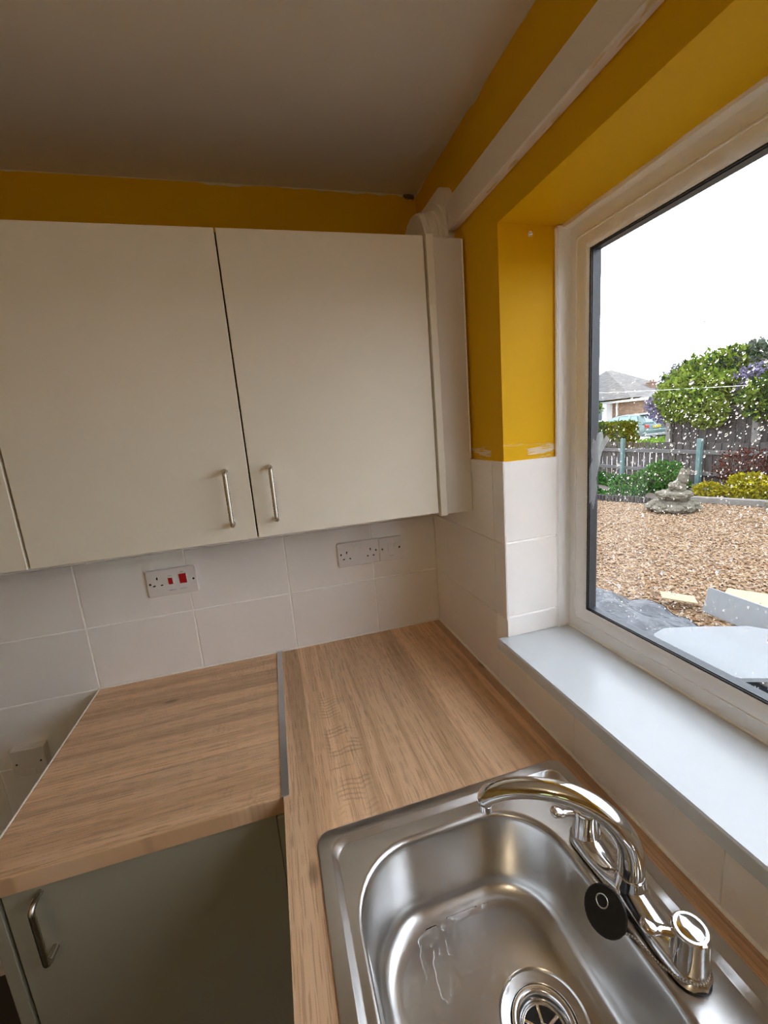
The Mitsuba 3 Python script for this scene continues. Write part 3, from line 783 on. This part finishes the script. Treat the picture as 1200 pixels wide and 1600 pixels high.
#OUTSIDE
# ------------------------------------------------------------------ the garden
G = -1.05
sc = lambda c, k: np.clip(np.asarray(c) * k, 0, 1)
struct("garden_ground", bx(0.262, 9.7, -14.0, 26.0, G - 0.2, G - 0.012, 0), "gravel_bed", "tan gravel bed of the back garden", "ground")
struct("street_ground", bx(9.7, 140, -90, 160, G - 0.25, G - 0.02, 0), "tarmac", "grey street surface behind the garden fences", "ground")
struct("rear_ground", bx(-60, 0.262, -70, YB - 0.25, G - 0.2, G - 0.02, 0), "grass_ground", "grass outside the doors behind the camera", "ground")


def leaves(n, center, radii, size, cols, seed, shell=0.35, top=None, droop=0.0):
    """n small leaves on lumpy clumps inside an ellipsoid; each leaf two bent triangles with its own tone."""
    r = np.random.default_rng(seed)
    d = r.normal(size=(n, 3))
    d /= np.linalg.norm(d, axis=1, keepdims=True)
    rad = (shell + (1 - shell) * r.random(n)) ** 0.6
    rad *= 0.72 + 0.56 * meshkit.fbm(d * 2.6 + seed, 3, seed)
    c = np.asarray(center) + d * rad[:, None] * np.asarray(radii)
    a = r.normal(size=(n, 3)) + d * 0.7 + [0, 0, -droop]
    a /= np.linalg.norm(a, axis=1, keepdims=True)
    b = np.cross(a, r.normal(size=(n, 3)))
    b /= np.linalg.norm(b, axis=1, keepdims=True)
    nn = np.cross(a, b)
    L = size * r.uniform(0.6, 1.3, n)[:, None]
    V = np.stack([c - a * L * 0.5, c + b * L * 0.26 + nn * L * 0.08, c + a * L * 0.5, c - b * L * 0.26 + nn * L * 0.08], 1).reshape(-1, 3)
    k = np.arange(n)[:, None] * 4
    Fc = np.vstack([k + [0, 1, 2], k + [0, 2, 3]])
    cols = np.asarray(cols, float)
    pick = np.clip((meshkit.noise(c * 2.2 + 11, seed) * 0.7 + 0.3 * r.random(n)) * len(cols), 0, len(cols) - 1e-6).astype(int)
    C = np.repeat(cols[pick] * 0.47 * r.uniform(0.55, 1.3, (n, 1)), 4, axis=0)
    return V, Fc, np.clip(C, 0, 1)


def foliage(key, clumps, m="leaf", kind="stuff"):
    V, Fc, C, o = [], [], [], 0
    for cl in clumps:
        v, f, c = leaves(*cl[:-1], **cl[-1]) if isinstance(cl[-1], dict) else leaves(*cl)
        V.append(v), Fc.append(f + o), C.append(c)
        o += len(v)
    return put(key, (np.vstack(V), np.vstack(Fc)), m, False, color=np.vstack(C), kind=kind)


# loose gravel
rng = np.random.default_rng(21)
wedge = Polygon([(0.4, -1.4), (0.4, 1.0), (2.0, 2.6), (6.6, 7.0), (7.6, 4.2), (7.6, 2.2), (3.0, -1.2)])
pts = rng.uniform((0.4, -1.4), (7.6, 7.0), (90000, 2))
pts = pts[shapely.contains_xy(wedge, pts[:, 0], pts[:, 1])][:44000]
dist = np.linalg.norm(pts, axis=1)
n = len(pts)
octv = np.array([[1, 0, 0], [-1, 0, 0], [0, 1, 0], [0, -1, 0], [0, 0, 1.0], [0, 0, -0.5]])
octf = np.array([[0, 2, 4], [2, 1, 4], [1, 3, 4], [3, 0, 4], [2, 0, 5], [1, 2, 5], [3, 1, 5], [0, 3, 5]])
a = rng.uniform(0, 2 * math.pi, n)
S = np.c_[rng.uniform(0.014, 0.030, n), rng.uniform(0.009, 0.018, n), rng.uniform(0.006, 0.013, n)]
v = octv[None] * S[:, None, :] * rng.uniform(0.75, 1.25, (n, 6, 1))
tilt = rng.normal(0, 0.3, (n, 2))
v[..., 2] += v[..., 0] * tilt[:, :1] + v[..., 1] * tilt[:, 1:]
vx = v[..., 0] * np.cos(a)[:, None] - v[..., 1] * np.sin(a)[:, None]
vy = v[..., 0] * np.sin(a)[:, None] + v[..., 1] * np.cos(a)[:, None]
zz = G - 0.010 + 0.014 * meshkit.fbm(np.c_[pts * 1.3, np.zeros(n)], 3, 2) + rng.uniform(0, 0.008, n)
v = np.stack([vx + pts[:, :1], vy + pts[:, 1:], v[..., 2] + zz[:, None]], -1).reshape(-1, 3)
f = (octf[None] + np.arange(n)[:, None, None] * 6).reshape(-1, 3)
pal = np.array([(0.62, 0.40, 0.21), (0.52, 0.30, 0.14), (0.40, 0.22, 0.10), (0.70, 0.52, 0.34), (0.58, 0.42, 0.30), (0.30, 0.18, 0.10), (0.76, 0.62, 0.46)])
col = pal[rng.choice(7, n, p=[0.26, 0.22, 0.17, 0.12, 0.1, 0.07, 0.06])] * 0.44 * rng.uniform(0.85, 1.15, (n, 1))
gk = thing("gravel", "loose tan and orange stone chippings covering the garden", "gravel", kind="stuff")
put(gk, (v, f), "vcol", False, color=np.repeat(np.clip(col, 0, 1), 6, axis=0))

# planting bed and its edging
def blob(poly, z0, z1):
    return extr(poly.buffer(0.05).buffer(-0.05), z0, z1)


struct("flower_bed_soil", blob(Polygon([(5.5, 6.9), (6.25, 4.7), (6.9, 4.3), (7.3, 3.6), (7.5, 2.4), (8.42, 2.4), (8.42, 10.5), (4.9, 10.5)]), G - 0.05, G + 0.03), "soil", "dark soil of the bed along the picket fence", "flower bed")
be = thing("log_edging", "dark log roll edging in front of the green shrubs", "garden edging", kind=None)
for i in range(34):
    y = 4.66 + i * 0.064
    h = 0.125 + 0.02 * rng.random()
    put(be + "__log", shift(lathe([(0.0, h), (0.026, h), (0.031, h - 0.006), (0.031, -0.06)], 10), (6.20 - 0.024 * i + 0.02 * math.sin(i * 0.4), y, G - 0.01)), "dark_timber", 30)
sl = thing("timber_sleeper", "weathered timber sleeper edging in front of the yellow-leaved shrub", "garden edging")
m = bx(-0.62, 0.62, -0.05, 0.05, 0.0, 0.115, 0.012)
put(sl, move(m, trimesh.transformations.translation_matrix((7.02, 3.98, G)) @ rot([0, 0, 1], -65)), "concrete")
bk = thing("stone_block", "mossy square stone block at the end of the timber sleeper", "block")
put(bk, move(bx(-0.085, 0.085, -0.085, 0.085, 0, 0.16, 0.015), trimesh.transformations.translation_matrix((7.02, 3.33, G)) @ rot([0, 0, 1], -60)), "stone")

# stone ornament: two tiers of rockwork and a seated figure
so = thing("stone_ornament", "weathered tiered stone garden ornament with a small figure on top", "garden ornament")
ox, oy = 5.93, 4.11
u_, w_ = np.array([0.62, -0.785, 0]), np.array([0.785, 0.62, 0])


def orn(a_, b_, z_):
    return (np.array([ox, oy, G]) + u_ * a_ + w_ * b_ + [0, 0, z_]).tolist()


for i, (a_, b_, z_, r1, r2, r3) in enumerate(((-0.25, 0.0, 0.10, 0.14, 0.15, 0.09), (-0.13, -0.14, 0.08, 0.14, 0.15, 0.085), (0.04, -0.16, 0.08, 0.15, 0.15, 0.085), (0.18, -0.10, 0.09, 0.14, 0.15, 0.09), (0.27, 0.06, 0.10, 0.13, 0.16, 0.10), (0.0, 0.1, 0.12, 0.29, 0.22, 0.12))):
    put(so + "__lower_rock", lumpy(orn(a_, b_, z_), (r1, r1 * 0.95, r3), 0.35, 2.6, 3, i + 2), "stone", True)
for i, (a_, b_, z_, r1, r3) in enumerate(((-0.09, -0.05, 0.30, 0.16, 0.075), (0.06, -0.09, 0.29, 0.15, 0.07), (0.15, 0.0, 0.30, 0.13, 0.07), (0.02, 0.05, 0.25, 0.20, 0.13))):
    put(so + "__upper_rock", lumpy(orn(a_, b_, z_), (r1, r1, r3), 0.35, 2.8, 3, i + 12), "stone", True)
fig = [lumpy(orn(0.08, 0, 0.43), (0.105, 0.10, 0.12), 0.25, 2.5, 3, 31), lumpy(orn(0.125, 0.0, 0.56), (0.075, 0.08, 0.12), 0.25, 2.5, 3, 32), lumpy(orn(0.0, -0.03, 0.44), (0.07, 0.07, 0.07), 0.3, 2.5, 3, 33)]
put(so + "__figure", cat(*fig), "stone", True)
put(so + "__figure_head", lumpy(orn(0.125, 0, 0.68), (0.048, 0.048, 0.055), 0.2, 2.5, 3, 36), "stone", True)
put(so + "__figure_arm", tube([orn(0.17, -0.02, 0.60), orn(0.195, -0.03, 0.67), orn(0.19, -0.02, 0.735)], [0.026, 0.022, 0.018], 10, True, 3), "stone", True)

# picket fence
pf = thing("picket_fence", "low dark picket fence with teal posts along the back of the garden", "fence")
pick = Polygon([(-0.067, 0), (0.067, 0), (0.067, 0.915), (0.06, 0.925), (-0.06, 0.925), (-0.067, 0.915)])
PKT = mikit.ply(xz_wall(pick, -0.009, 0.009), "dark_timber", False)
PK = [mikit.ply(move(xz_wall(pick, -0.009, 0.009), rot([0, 0, 1], 90)), "dark_timber", False)]
for i in range(72):
    y = 11.37 - i * 0.172
    put(pf + "__picket", PK[0], None, at=at(8.55 + 0.006 * math.sin(i * 1.7), y, G + 0.03 * math.sin(i * 2.1) * 0.4))
for z in (G + 0.72, G + 0.26):
    put(pf + "__rail", bx(8.492, 8.535, -0.95, 11.8, z - 0.045, z + 0.045, 0.006), "grey_timber")
for y, h in ((11.6, 1.0), (9.72, 1.0), (7.72, 1.02), (5.66, 1.02), (3.50, 1.0), (1.4, 1.0), (-0.7, 1.0)):
    put(pf + "__post", bx(8.40, 8.49, y - 0.048, y + 0.048, G - 0.1, G + h, 0.008), "teal_post", label="teal painted post")

# tall fence
tf = thing("closeboard_fence", "tall dark close-board fence with concrete posts behind the picket fence", "fence")
for i in range(106):
    y = 7.08 - i * 0.104
    put(tf + "__board", bx(9.30 + 0.012 * (i % 2), 9.318 + 0.012 * (i % 2), y - 0.056, y + 0.056, G + 0.04, G + 1.66 + 0.01 * math.sin(i * 1.3), 0.002), "dark_timber")
for y in (7.10, 5.12, 3.16, 1.2, -0.76, -2.72):
    p = put(tf + "__post", bx(9.20, 9.295, y - 0.062, y + 0.062, G - 0.1, G + 1.74, 0.012), "concrete", label="pale concrete post")
    for z in (0.35, 0.75, 1.15, 1.5):
        put(p + "__bolt_hole", bx(9.197, 9.21, y - 0.014, y + 0.014, G + z - 0.02, G + z + 0.02, 0.003), "hole_black")

# shrubs in the bed
GR = [s(38, 84, 28), s(64, 122, 44), s(92, 150, 62), s(48, 100, 44)]
YG = [s(150, 160, 30), s(196, 190, 40), s(214, 196, 50), s(120, 140, 30)]
RD = [s(92, 52, 46), s(120, 70, 60), s(74, 46, 42)]
TG = [s(70, 100, 50), s(120, 150, 60), s(165, 190, 70), s(60, 90, 60), s(100, 130, 60)]
LG = [s(125, 155, 60), s(168, 188, 78), s(145, 175, 66)]
LI = [s(150, 140, 180), s(176, 166, 205), s(190, 184, 214), s(160, 150, 170)]
gs = thing("green_shrub", "rounded dark green shrub in front of the picket fence beside the ornament", "shrub")
foliage(gs + "__foliage", [(3600, (7.35, 5.55, G + 0.20), (0.40, 0.50, 0.46), 0.085, GR, 1), (1500, (7.3, 5.85, G + 0.12), (0.36, 0.5, 0.36), 0.085, GR, 2)])
put(gs + "__stem", tube([(7.35, 5.45, G), (7.36, 5.44, G + 0.4)], [0.03, 0.015], 8), "bark", True)
gs2 = thing("green_shrub", "low leafy green plants left of the dark green shrub", "plant")
foliage(gs2 + "__foliage", [(900, (6.35, 5.55, G + 0.05), (0.45, 0.40, 0.20), 0.09, GR + [s(120, 176, 90)], 33), (1200, (6.0, 6.5, G + 0.05), (0.5, 0.6, 0.24), 0.09, GR + [s(120, 176, 90)], 34), (1300, (7.3, 6.5, G + 0.05), (0.35, 0.5, 0.24), 0.10, GR + [s(120, 176, 90)], 3), (900, (7.4, 7.2, G + 0.05), (0.35, 0.5, 0.24), 0.10, GR, 4), (900, (7.3, 8.0, G + 0.05), (0.35, 0.5, 0.24), 0.10, GR, 5)])
ys_ = thing("yellow_shrub", "bright yellow-green shrub in front of the dark fence", "shrub")
foliage(ys_ + "__foliage", [(2600, (7.5, 3.98, G + 0.22), (0.30, 0.40, 0.30), 0.07, YG, 6), (700, (7.35, 4.58, G + 0.14), (0.24, 0.28, 0.18), 0.07, YG, 7)])
put(ys_ + "__stem", tube([(7.5, 3.85, G), (7.5, 3.86, G + 0.3)], [0.025, 0.012], 8), "bark", True)
rs = thing("red_shrub", "sparse reddish brown shrub behind the yellow-green shrub", "shrub")
foliage(rs + "__foliage", [(900, (8.05, 4.45, G + 0.50), (0.24, 0.62, 0.40), 0.07, RD, 8)])
for i in range(7):
    put(rs + "__stem", tube([(8.05, 3.8 + 0.18 * i, G), (8.05, 3.8 + 0.18 * i + 0.05 * math.sin(i * 2), G + 0.8)], [0.012, 0.005], 6), "bark", True)

# wisteria and tree over the tall fence
ws = thing("wisteria", "large wisteria with light green leaves and lilac flowers over the tall fence", "tree")
foliage(ws + "__foliage", [(5200, (10.6, 6.9, G + 2.15), (0.9, 1.5, 0.95), 0.16, TG, 9), (2600, (9.9, 6.9, G + 2.1), (0.5, 1.2, 0.45), 0.16, LG, 10), (1300, (9.05, 6.0, G + 1.55), (0.28, 0.42, 0.36), 0.12, LG, 12), (2200, (9.1, 6.5, G + 1.75), (0.35, 0.75, 0.42), 0.13, TG, 25), (1800, (9.0, 4.75, G + 1.75), (0.35, 0.6, 0.42), 0.13, LG + TG, 26),
                           (2600, (10.3, 4.9, G + 2.0), (0.8, 1.0, 0.6), 0.16, LG + TG, 13), (2600, (10.9, 5.9, G + 2.6), (0.8, 1.1, 0.55), 0.13, [s(120, 130, 120), s(140, 150, 130), s(96, 110, 90)], 14), (1600, (10.2, 7.4, G + 1.7), (0.5, 0.6, 0.4), 0.15, TG[:2], 15)])
foliage(ws + "__blossom", [(1800, (10.2, 7.95, G + 1.75), (0.45, 0.72, 0.5), 0.11, LI, 16), (900, (10.5, 7.85, G + 2.45), (0.5, 0.6, 0.45), 0.10, [s(150, 150, 156), s(130, 136, 130)] + LI[:2], 17), (900, (9.95, 5.75, G + 2.15), (0.3, 0.5, 0.4), 0.10, LI, 18)])
put(ws + "__trunk", tube([(10.5, 6.8, G), (10.55, 6.85, G + 0.9), (10.45, 6.7, G + 1.9), (10.6, 6.6, G + 2.6)], [0.09, 0.07, 0.05, 0.02], 10, True, 4), "bark", True)
for i, (y, x, z) in enumerate(((8.2, 10.4, 2.1), (5.2, 10.3, 2.2), (7.4, 10.9, 2.8))):
    put(ws + "__branch", tube([(10.5, 6.78, G + 1.4), (10.5, (6.78 + y) / 2, G + 1.9), (x, y, G + z)], [0.045, 0.03, 0.01], 8, True, 4), "bark", True)

# hedges and verge across the street
hd1 = thing("hedge", "clipped green hedge in front of the parked car", "hedge")
rng = np.random.default_rng(4)


def hedge_mesh(x0, x1, y0, y1, h, n, cols, seed, size=0.13):
    r = np.random.default_rng(seed)
    c = r.uniform((x0, y0, G), (x1, y1, G + h), (n, 3))
    k = r.random(n)
    c[k < 0.5, 0] = x0
    c[(k >= 0.5) & (k < 0.7), 2] = G + h
    c[(k >= 0.7) & (k < 0.88), 1] = y0
    c += r.normal(0, 0.035, (n, 3))
    v, f, C = leaves(n, (0, 0, 0), (1, 1, 1), size, cols, seed)
    v = v.reshape(n, 4, 3)
    return (v - v.mean(1, keepdims=True) + c[:, None]).reshape(-1, 3), f, C


def hedge(name, *a, **k):
    v, f, C = hedge_mesh(*a, **k)
    put(name + "__foliage", (v, f), "leaf", False, color=C, kind="stuff")
    put(name + "__stems", bx(a[0] + 0.08, a[1] - 0.05, a[2] + 0.08, a[3] - 0.05, G, G + a[4] - 0.07, 0.02), "bark")


HG = [s(70, 96, 34), s(100, 124, 44), s(120, 140, 52), s(56, 84, 30)]
hedge(hd1, 12.6, 13.3, 11.95, 17.0, 1.28, 5200, HG, 41)
hd2 = thing("hedge", "distant dark green hedge right of the parked car", "hedge")
hedge(hd2, 23.0, 23.8, 14.0, 21.0, 1.42, 4200, [s(60, 104, 40), s(84, 134, 56), s(46, 86, 40)], 43, size=0.2)
vg = thing("grass_verge", "bright green strip of grass between the car and the tall fence", "grass", kind="stuff")
r = np.random.default_rng(6)
c = np.c_[r.uniform(16, 22.6, 9000), r.uniform(10.5, 17.2, 9000), np.full(9000, G)]
c[:, 1] = np.minimum(c[:, 1], 16.2 + (c[:, 0] - 19) * 0.25)
v, f, C = leaves(9000, (0, 0, 0), (1, 1, 1), 0.3, [s(140, 190, 60), s(165, 205, 80), s(110, 165, 50)], 44)
v = v.reshape(-1, 4, 3)
put(vg, (((v - v.mean(1, keepdims=True)) * [1, 1, 1.2] + c[:, None] + [0, 0, 0.08]).reshape(-1, 3), f), "leaf", False, color=C)

# parked car, tail towards the garden (-y), near side facing -x
car = thing("car", "grey-green estate car parked with its tail and yellow plate towards the garden", "car")
CXL, CXR, CY0 = 19.15, 20.85, 17.15        # sides and tail


def cpt(x, y, z):
    return [CXL + (CXR - CXL) * x, CY0 + y, G + z]


def section(y, zb, zt, hw_top, hw_belt, belt):
    """A closed cross-section of the body at station y."""
    return [cpt(0.5 + sx * w, y, z) for sx, w, z in ((-1, 0.44, zb), (-1, 0.485, zb + 0.12), (-1, 0.5, (zb + belt) / 2), (-1, hw_belt, belt), (-1, hw_top + 0.02, zt - 0.06), (-1, hw_top - 0.06, zt), (1, hw_top - 0.06, zt), (1, hw_top + 0.02, zt - 0.06), (1, hw_belt, belt), (1, 0.5, (zb + belt) / 2), (1, 0.485, zb + 0.12), (1, 0.44, zb))]


low = loft([section(y, zb, zt, 0.46, 0.48, zt - 0.04) for y, zb, zt in ((0.0, 0.42, 0.78), (0.03, 0.34, 0.90), (0.15, 0.30, 0.94), (0.9, 0.26, 0.95), (2.6, 0.26, 0.95), (3.2, 0.26, 0.93), (4.0, 0.28, 0.84), (4.3, 0.34, 0.70))], True, True)
low.fix_normals()
put(car + "__body", low, "car_paint", 40)
cab = loft([section(y, 0.90, zt, w, 0.475, 0.93) for y, zt, w in ((0.08, 0.98, 0.44), (0.35, 1.30, 0.37), (0.55, 1.45, 0.365), (1.3, 1.50, 0.375), (2.2, 1.46, 0.375), (2.75, 1.20, 0.41), (3.15, 0.97, 0.44))], True, True)
cab.fix_normals()
put(car + "__cabin", cab, "car_paint", 40)


def quad(pts4, key, m):
    p = np.array(pts4, float)
    nn = np.cross(p[1] - p[0], p[2] - p[0])
    nn /= np.linalg.norm(nn)
    mm = loft([p, p + nn * 0.012, (p - p.mean(0)) * 0.97 + p.mean(0) + nn * 0.018], True, True)
    mm.fix_normals()
    put(key, mm, m)


def side_x(z):
    return CXL + (CXR - CXL) * (0.5 - (0.475 - (z - 0.93) / 0.5 * 0.085)) - 0.012


for y0, y1, y0t, y1t in ((0.42, 0.98, 0.62, 1.00), (1.06, 1.82, 1.07, 1.80), (1.90, 2.82, 1.88, 2.30)):
    quad([[side_x(0.98), CY0 + y0, G + 0.98], [side_x(0.98), CY0 + y1, G + 0.98], [side_x(1.36), CY0 + y1t, G + 1.36], [side_x(1.36), CY0 + y0t, G + 1.36]][::-1], car + "__side_window", "car_glass")
quad([cpt(0.13, 0.10, 1.0), cpt(0.87, 0.10, 1.0), cpt(0.82, 0.36, 1.32), cpt(0.18, 0.36, 1.32)], car + "__rear_window", "car_glass")
put(car + "__spoiler", bx(CXL + 0.26, CXR - 0.26, CY0 + 0.30, CY0 + 0.62, G + 1.40, G + 1.455, 0.015), "car_paint")
put(car + "__rear_bumper", bx(CXL + 0.08, CXR - 0.08, CY0 - 0.05, CY0 + 0.12, G + 0.40, G + 0.62, 0.05), "car_paint")
put(car + "__bumper_trim", bx(CXL + 0.10, CXR - 0.10, CY0 - 0.055, CY0 + 0.10, G + 0.27, G + 0.41, 0.03), "car_silver", label="silver lower bumper")
np_ = put(car + "__number_plate", bx(CXL + 0.60, CXL + 1.12, CY0 - 0.022, CY0 + 0.01, G + 0.70, G + 0.815, 0.004), "plate_yellow", label="yellow rear number plate")
for k in range(7):
    if k != 4:
        put(np_ + "__character", bx(CXL + 0.635 + k * 0.064, CXL + 0.675 + k * 0.064, CY0 - 0.0235, CY0 - 0.02, G + 0.725, G + 0.79, 0), "car_black")
for x in (0.03, 0.80):
    put(car + "__tail_light", bx(CXL + (CXR - CXL) * x, CXL + (CXR - CXL) * (x + 0.17), CY0 - 0.03, CY0 + 0.12, G + 0.70, G + 0.88, 0.03), "lamp_red", label="red tail light")
for y in (0.72, 3.42):
    for x in (CXL + 0.02, CXR - 0.22):
        t_ = lathe([(0.0, 0.0), (0.20, 0.0), (0.205, 0.01), (0.29, 0.0), (0.315, 0.02), (0.315, 0.18), (0.29, 0.20), (0.0, 0.20)], 24, 0)
        t_.fix_normals()
        wk = put(car + "__wheel", shift(t_, (x, CY0 + y, G + 0.315)), "car_black", 30)
        hb = lathe([(0.0, -0.012), (0.05, -0.012), (0.19, -0.004), (0.19, 0.02), (0.0, 0.02)], 20, 0)
        hb.fix_normals()
        put(wk + "__hub", shift(hb, (x, CY0 + y, G + 0.315)), "car_silver", 30)
put(car + "__wing_mirror", shift(bx(-0.13, 0.0, -0.05, 0.05, -0.06, 0.06, 0.02), (CXL + 0.10, CY0 + 2.55, G + 0.98)), "car_paint")

# bungalow across the street
hs = thing("bungalow", "brick bungalow with a grey tiled roof and white gutter across the street", "house")
put(hs + "__wall", bx(32.0, 40.0, 26.8, 46.0, G, 1.50, 0), "brick")
ev, rz = 1.62, 2.66
rf = trimesh.convex.convex_hull(np.array([[31.5, 26.3, ev], [40.5, 26.3, ev], [31.5, 46, ev], [40.5, 46, ev], [36, 28.8, rz], [36, 46, rz]]))
put(hs + "__roof", rf, "roof_tile")
gb = trimesh.convex.convex_hull(np.array([[30.9, 29.6, 1.75], [30.9, 41.0, 1.75], [33.4, 35.3, 4.75], [34.2, 35.3, 4.75], [38, 29.6, 1.75], [38, 41.0, 1.75]]))
put(hs + "__gable_roof", gb, "roof_tile")
put(hs + "__fascia", bx(31.38, 31.5, 26.3, 46.0, 1.42, 1.64, 0.01), "render_white", label="white fascia and gutter")
put(hs + "__porch_wall", bx(31.3, 32.1, 32.9, 41.0, G, 1.42, 0), "render_white", label="white rendered front")
for y0, y1, z0, z1 in ((33.3, 35.0, -0.2, 1.2), (35.3, 37.4, -0.2, 1.2)):
    wk = put(hs + "__window", bx(31.22, 31.32, y0, y1, z0, z1, 0.01), "render_white")
    for k in range(2):
        w2 = (y1 - y0) / 2
        put(wk + "__pane", bx(31.19, 31.23, y0 + k * w2 + 0.08, y0 + (k + 1) * w2 - 0.08, z0 + 0.1, z1 - 0.1, 0), "glass_dark")
put(hs + "__downpipe", bx(31.86, 32.0, 32.2, 32.36, G, 1.45, 0.02), "render_white")
ck = put(hs + "__chimney", bx(34.6, 35.2, 31.0, 31.6, 2.0, 2.98, 0.02), "brick")
put(ck + "__coping", bx(34.54, 35.26, 30.94, 31.66, 2.98, 3.08, 0.02), "brick")
for y in (31.15, 31.45):
    put(ck + "__pot", shift(lathe([(0.09, 0), (0.08, 0.2), (0.1, 0.22), (0.0, 0.22)], 12), (34.9, y, 3.08)), "brick", 30)
ae = put(hs + "__aerial", tube([(35.0, 30.9, 2.4), (35.0, 30.9, 4.9)], 0.02, 6), "car_silver", True)
put(ae + "__crossbar", cat(tube([(34.6, 30.9, 4.8), (35.6, 30.9, 4.8)], 0.02, 6), *[tube([(x, 30.5, 4.8), (x, 31.3, 4.8)], 0.012, 5) for x in (34.7, 34.95, 35.2, 35.45)]), "car_silver", True)
ft = thing("front_garden_bush", "light green bush in front of the bungalow gable", "shrub")
foliage(ft + "__foliage", [(900, (29.5, 33.3, 1.2), (1.0, 1.6, 0.9), 0.3, LG + TG, 51)])
put(ft + "__stem", tube([(29.5, 33.3, G), (29.5, 33.3, 1.0)], [0.1, 0.05], 8), "bark", True)

# line across the garden
cb = thing("overhead_cable", "thin white line stretched across the garden above the fences", "cable")
put(cb, tube([(9.05, 12.0 - 0.4 * k, 1.47 - 0.0135 * k * 1.9 - 0.05 * math.sin(k * math.pi / 26)) for k in range(27)], 0.007, 6), "cable_white", True)

# building leftovers right outside the window
bs = thing("plastic_sheet", "crumpled dark grey plastic sheeting lying on the gravel below the window", "plastic sheet")
nx, ny = 90, 90
X, Y = np.meshgrid(np.linspace(0.5, 3.0, nx), np.linspace(-1.6, 2.1, ny), indexing="ij")
ed = 2.34 + 0.22 * np.sin((Y + 0.2) * 1.4) + 0.16 * (meshkit.fbm(np.stack([Y * 2.2, Y * 0, Y * 0 + 3], -1), 3, 5) - 0.5)
tx = np.clip((X - 0.5) / 2.5, 0, 1)
Xs = 0.5 + tx * (ed - 0.5)
P3 = np.stack([Xs * 3.2, Y * 3.2, np.zeros_like(X)], -1)
H = G + 0.035 + 0.12 * np.abs(meshkit.fbm(P3, 4, 6) - 0.5) * 2 + 0.10 * np.clip(1 - abs(Y - 1.35) / 0.7, 0, 1) * np.clip(1 - abs(tx - 0.8) / 0.3, 0, 1)
H -= 0.05 * (tx > 0.985)
m = loft(np.stack([Xs, Y, H], -1), closed=False)
put(bs, m, "black_sheet", True)
pk = thing("plank", "pale plank standing on its edge beside the white board", "plank")
e0, e1 = np.array([2.83, 1.16]), np.array([2.80, 0.30])
ln = np.linalg.norm(e1 - e0)
pm = bx(0, ln, -0.012, 0.012, 0, 0.215, 0.003)
pm.apply_transform(rot([1, 0, 0], -14))
Mp = trimesh.transformations.translation_matrix((e0[0], e0[1], G + 0.03)) @ rot([0, 0, 1], math.degrees(math.atan2(*(e1 - e0)[::-1])))
put(pk, move(pm, Mp), "board_white")
wb = thing("white_board", "round-cornered white table top lying over the plastic sheet below the window", "board")
bp = np.array([(1.86, 0.70), (1.93, 0.79), (2.05, 0.82), (2.28, 0.74), (2.55, 0.62), (2.8, 0.3), (2.65, -0.06), (2.09, 0.175), (1.92, 0.245), (1.83, 0.42), (1.82, 0.55)])
put(wb, extr(Polygon(bp).buffer(0.04).buffer(-0.02), -0.885, -0.86), "board_white")
ts = thing("trestle", "dark trestle under the white table top", "trestle")
for k_ in (bx(2.0, 2.06, 0.1, 0.6, G + 0.15, -0.8865, 0.004), bx(2.45, 2.51, 0.0, 0.5, G + 0.15, -0.8865, 0.004)):
    put(ts + "__beam", k_, "dark_timber")
for k, (a_, b_, c_, d_, e_, lab) in enumerate(((3.30, 1.10, 0.55, 0.38, 30, "offcut of tan plywood right of the plank end"), (2.80, 1.36, 0.26, 0.16, -40, "small tan plywood offcut at the tip of the plank"))):
    put(thing("plywood_offcut", lab, "plywood"), move(bx(-c_ / 2, c_ / 2, -d_ / 2, d_ / 2, 0, 0.012, 0.001), trimesh.transformations.translation_matrix((a_, b_, G + 0.06 + 0.02 * k)) @ rot([0, 0, 1], e_) @ rot([0, 1, 0], 6)), "ply_tan")
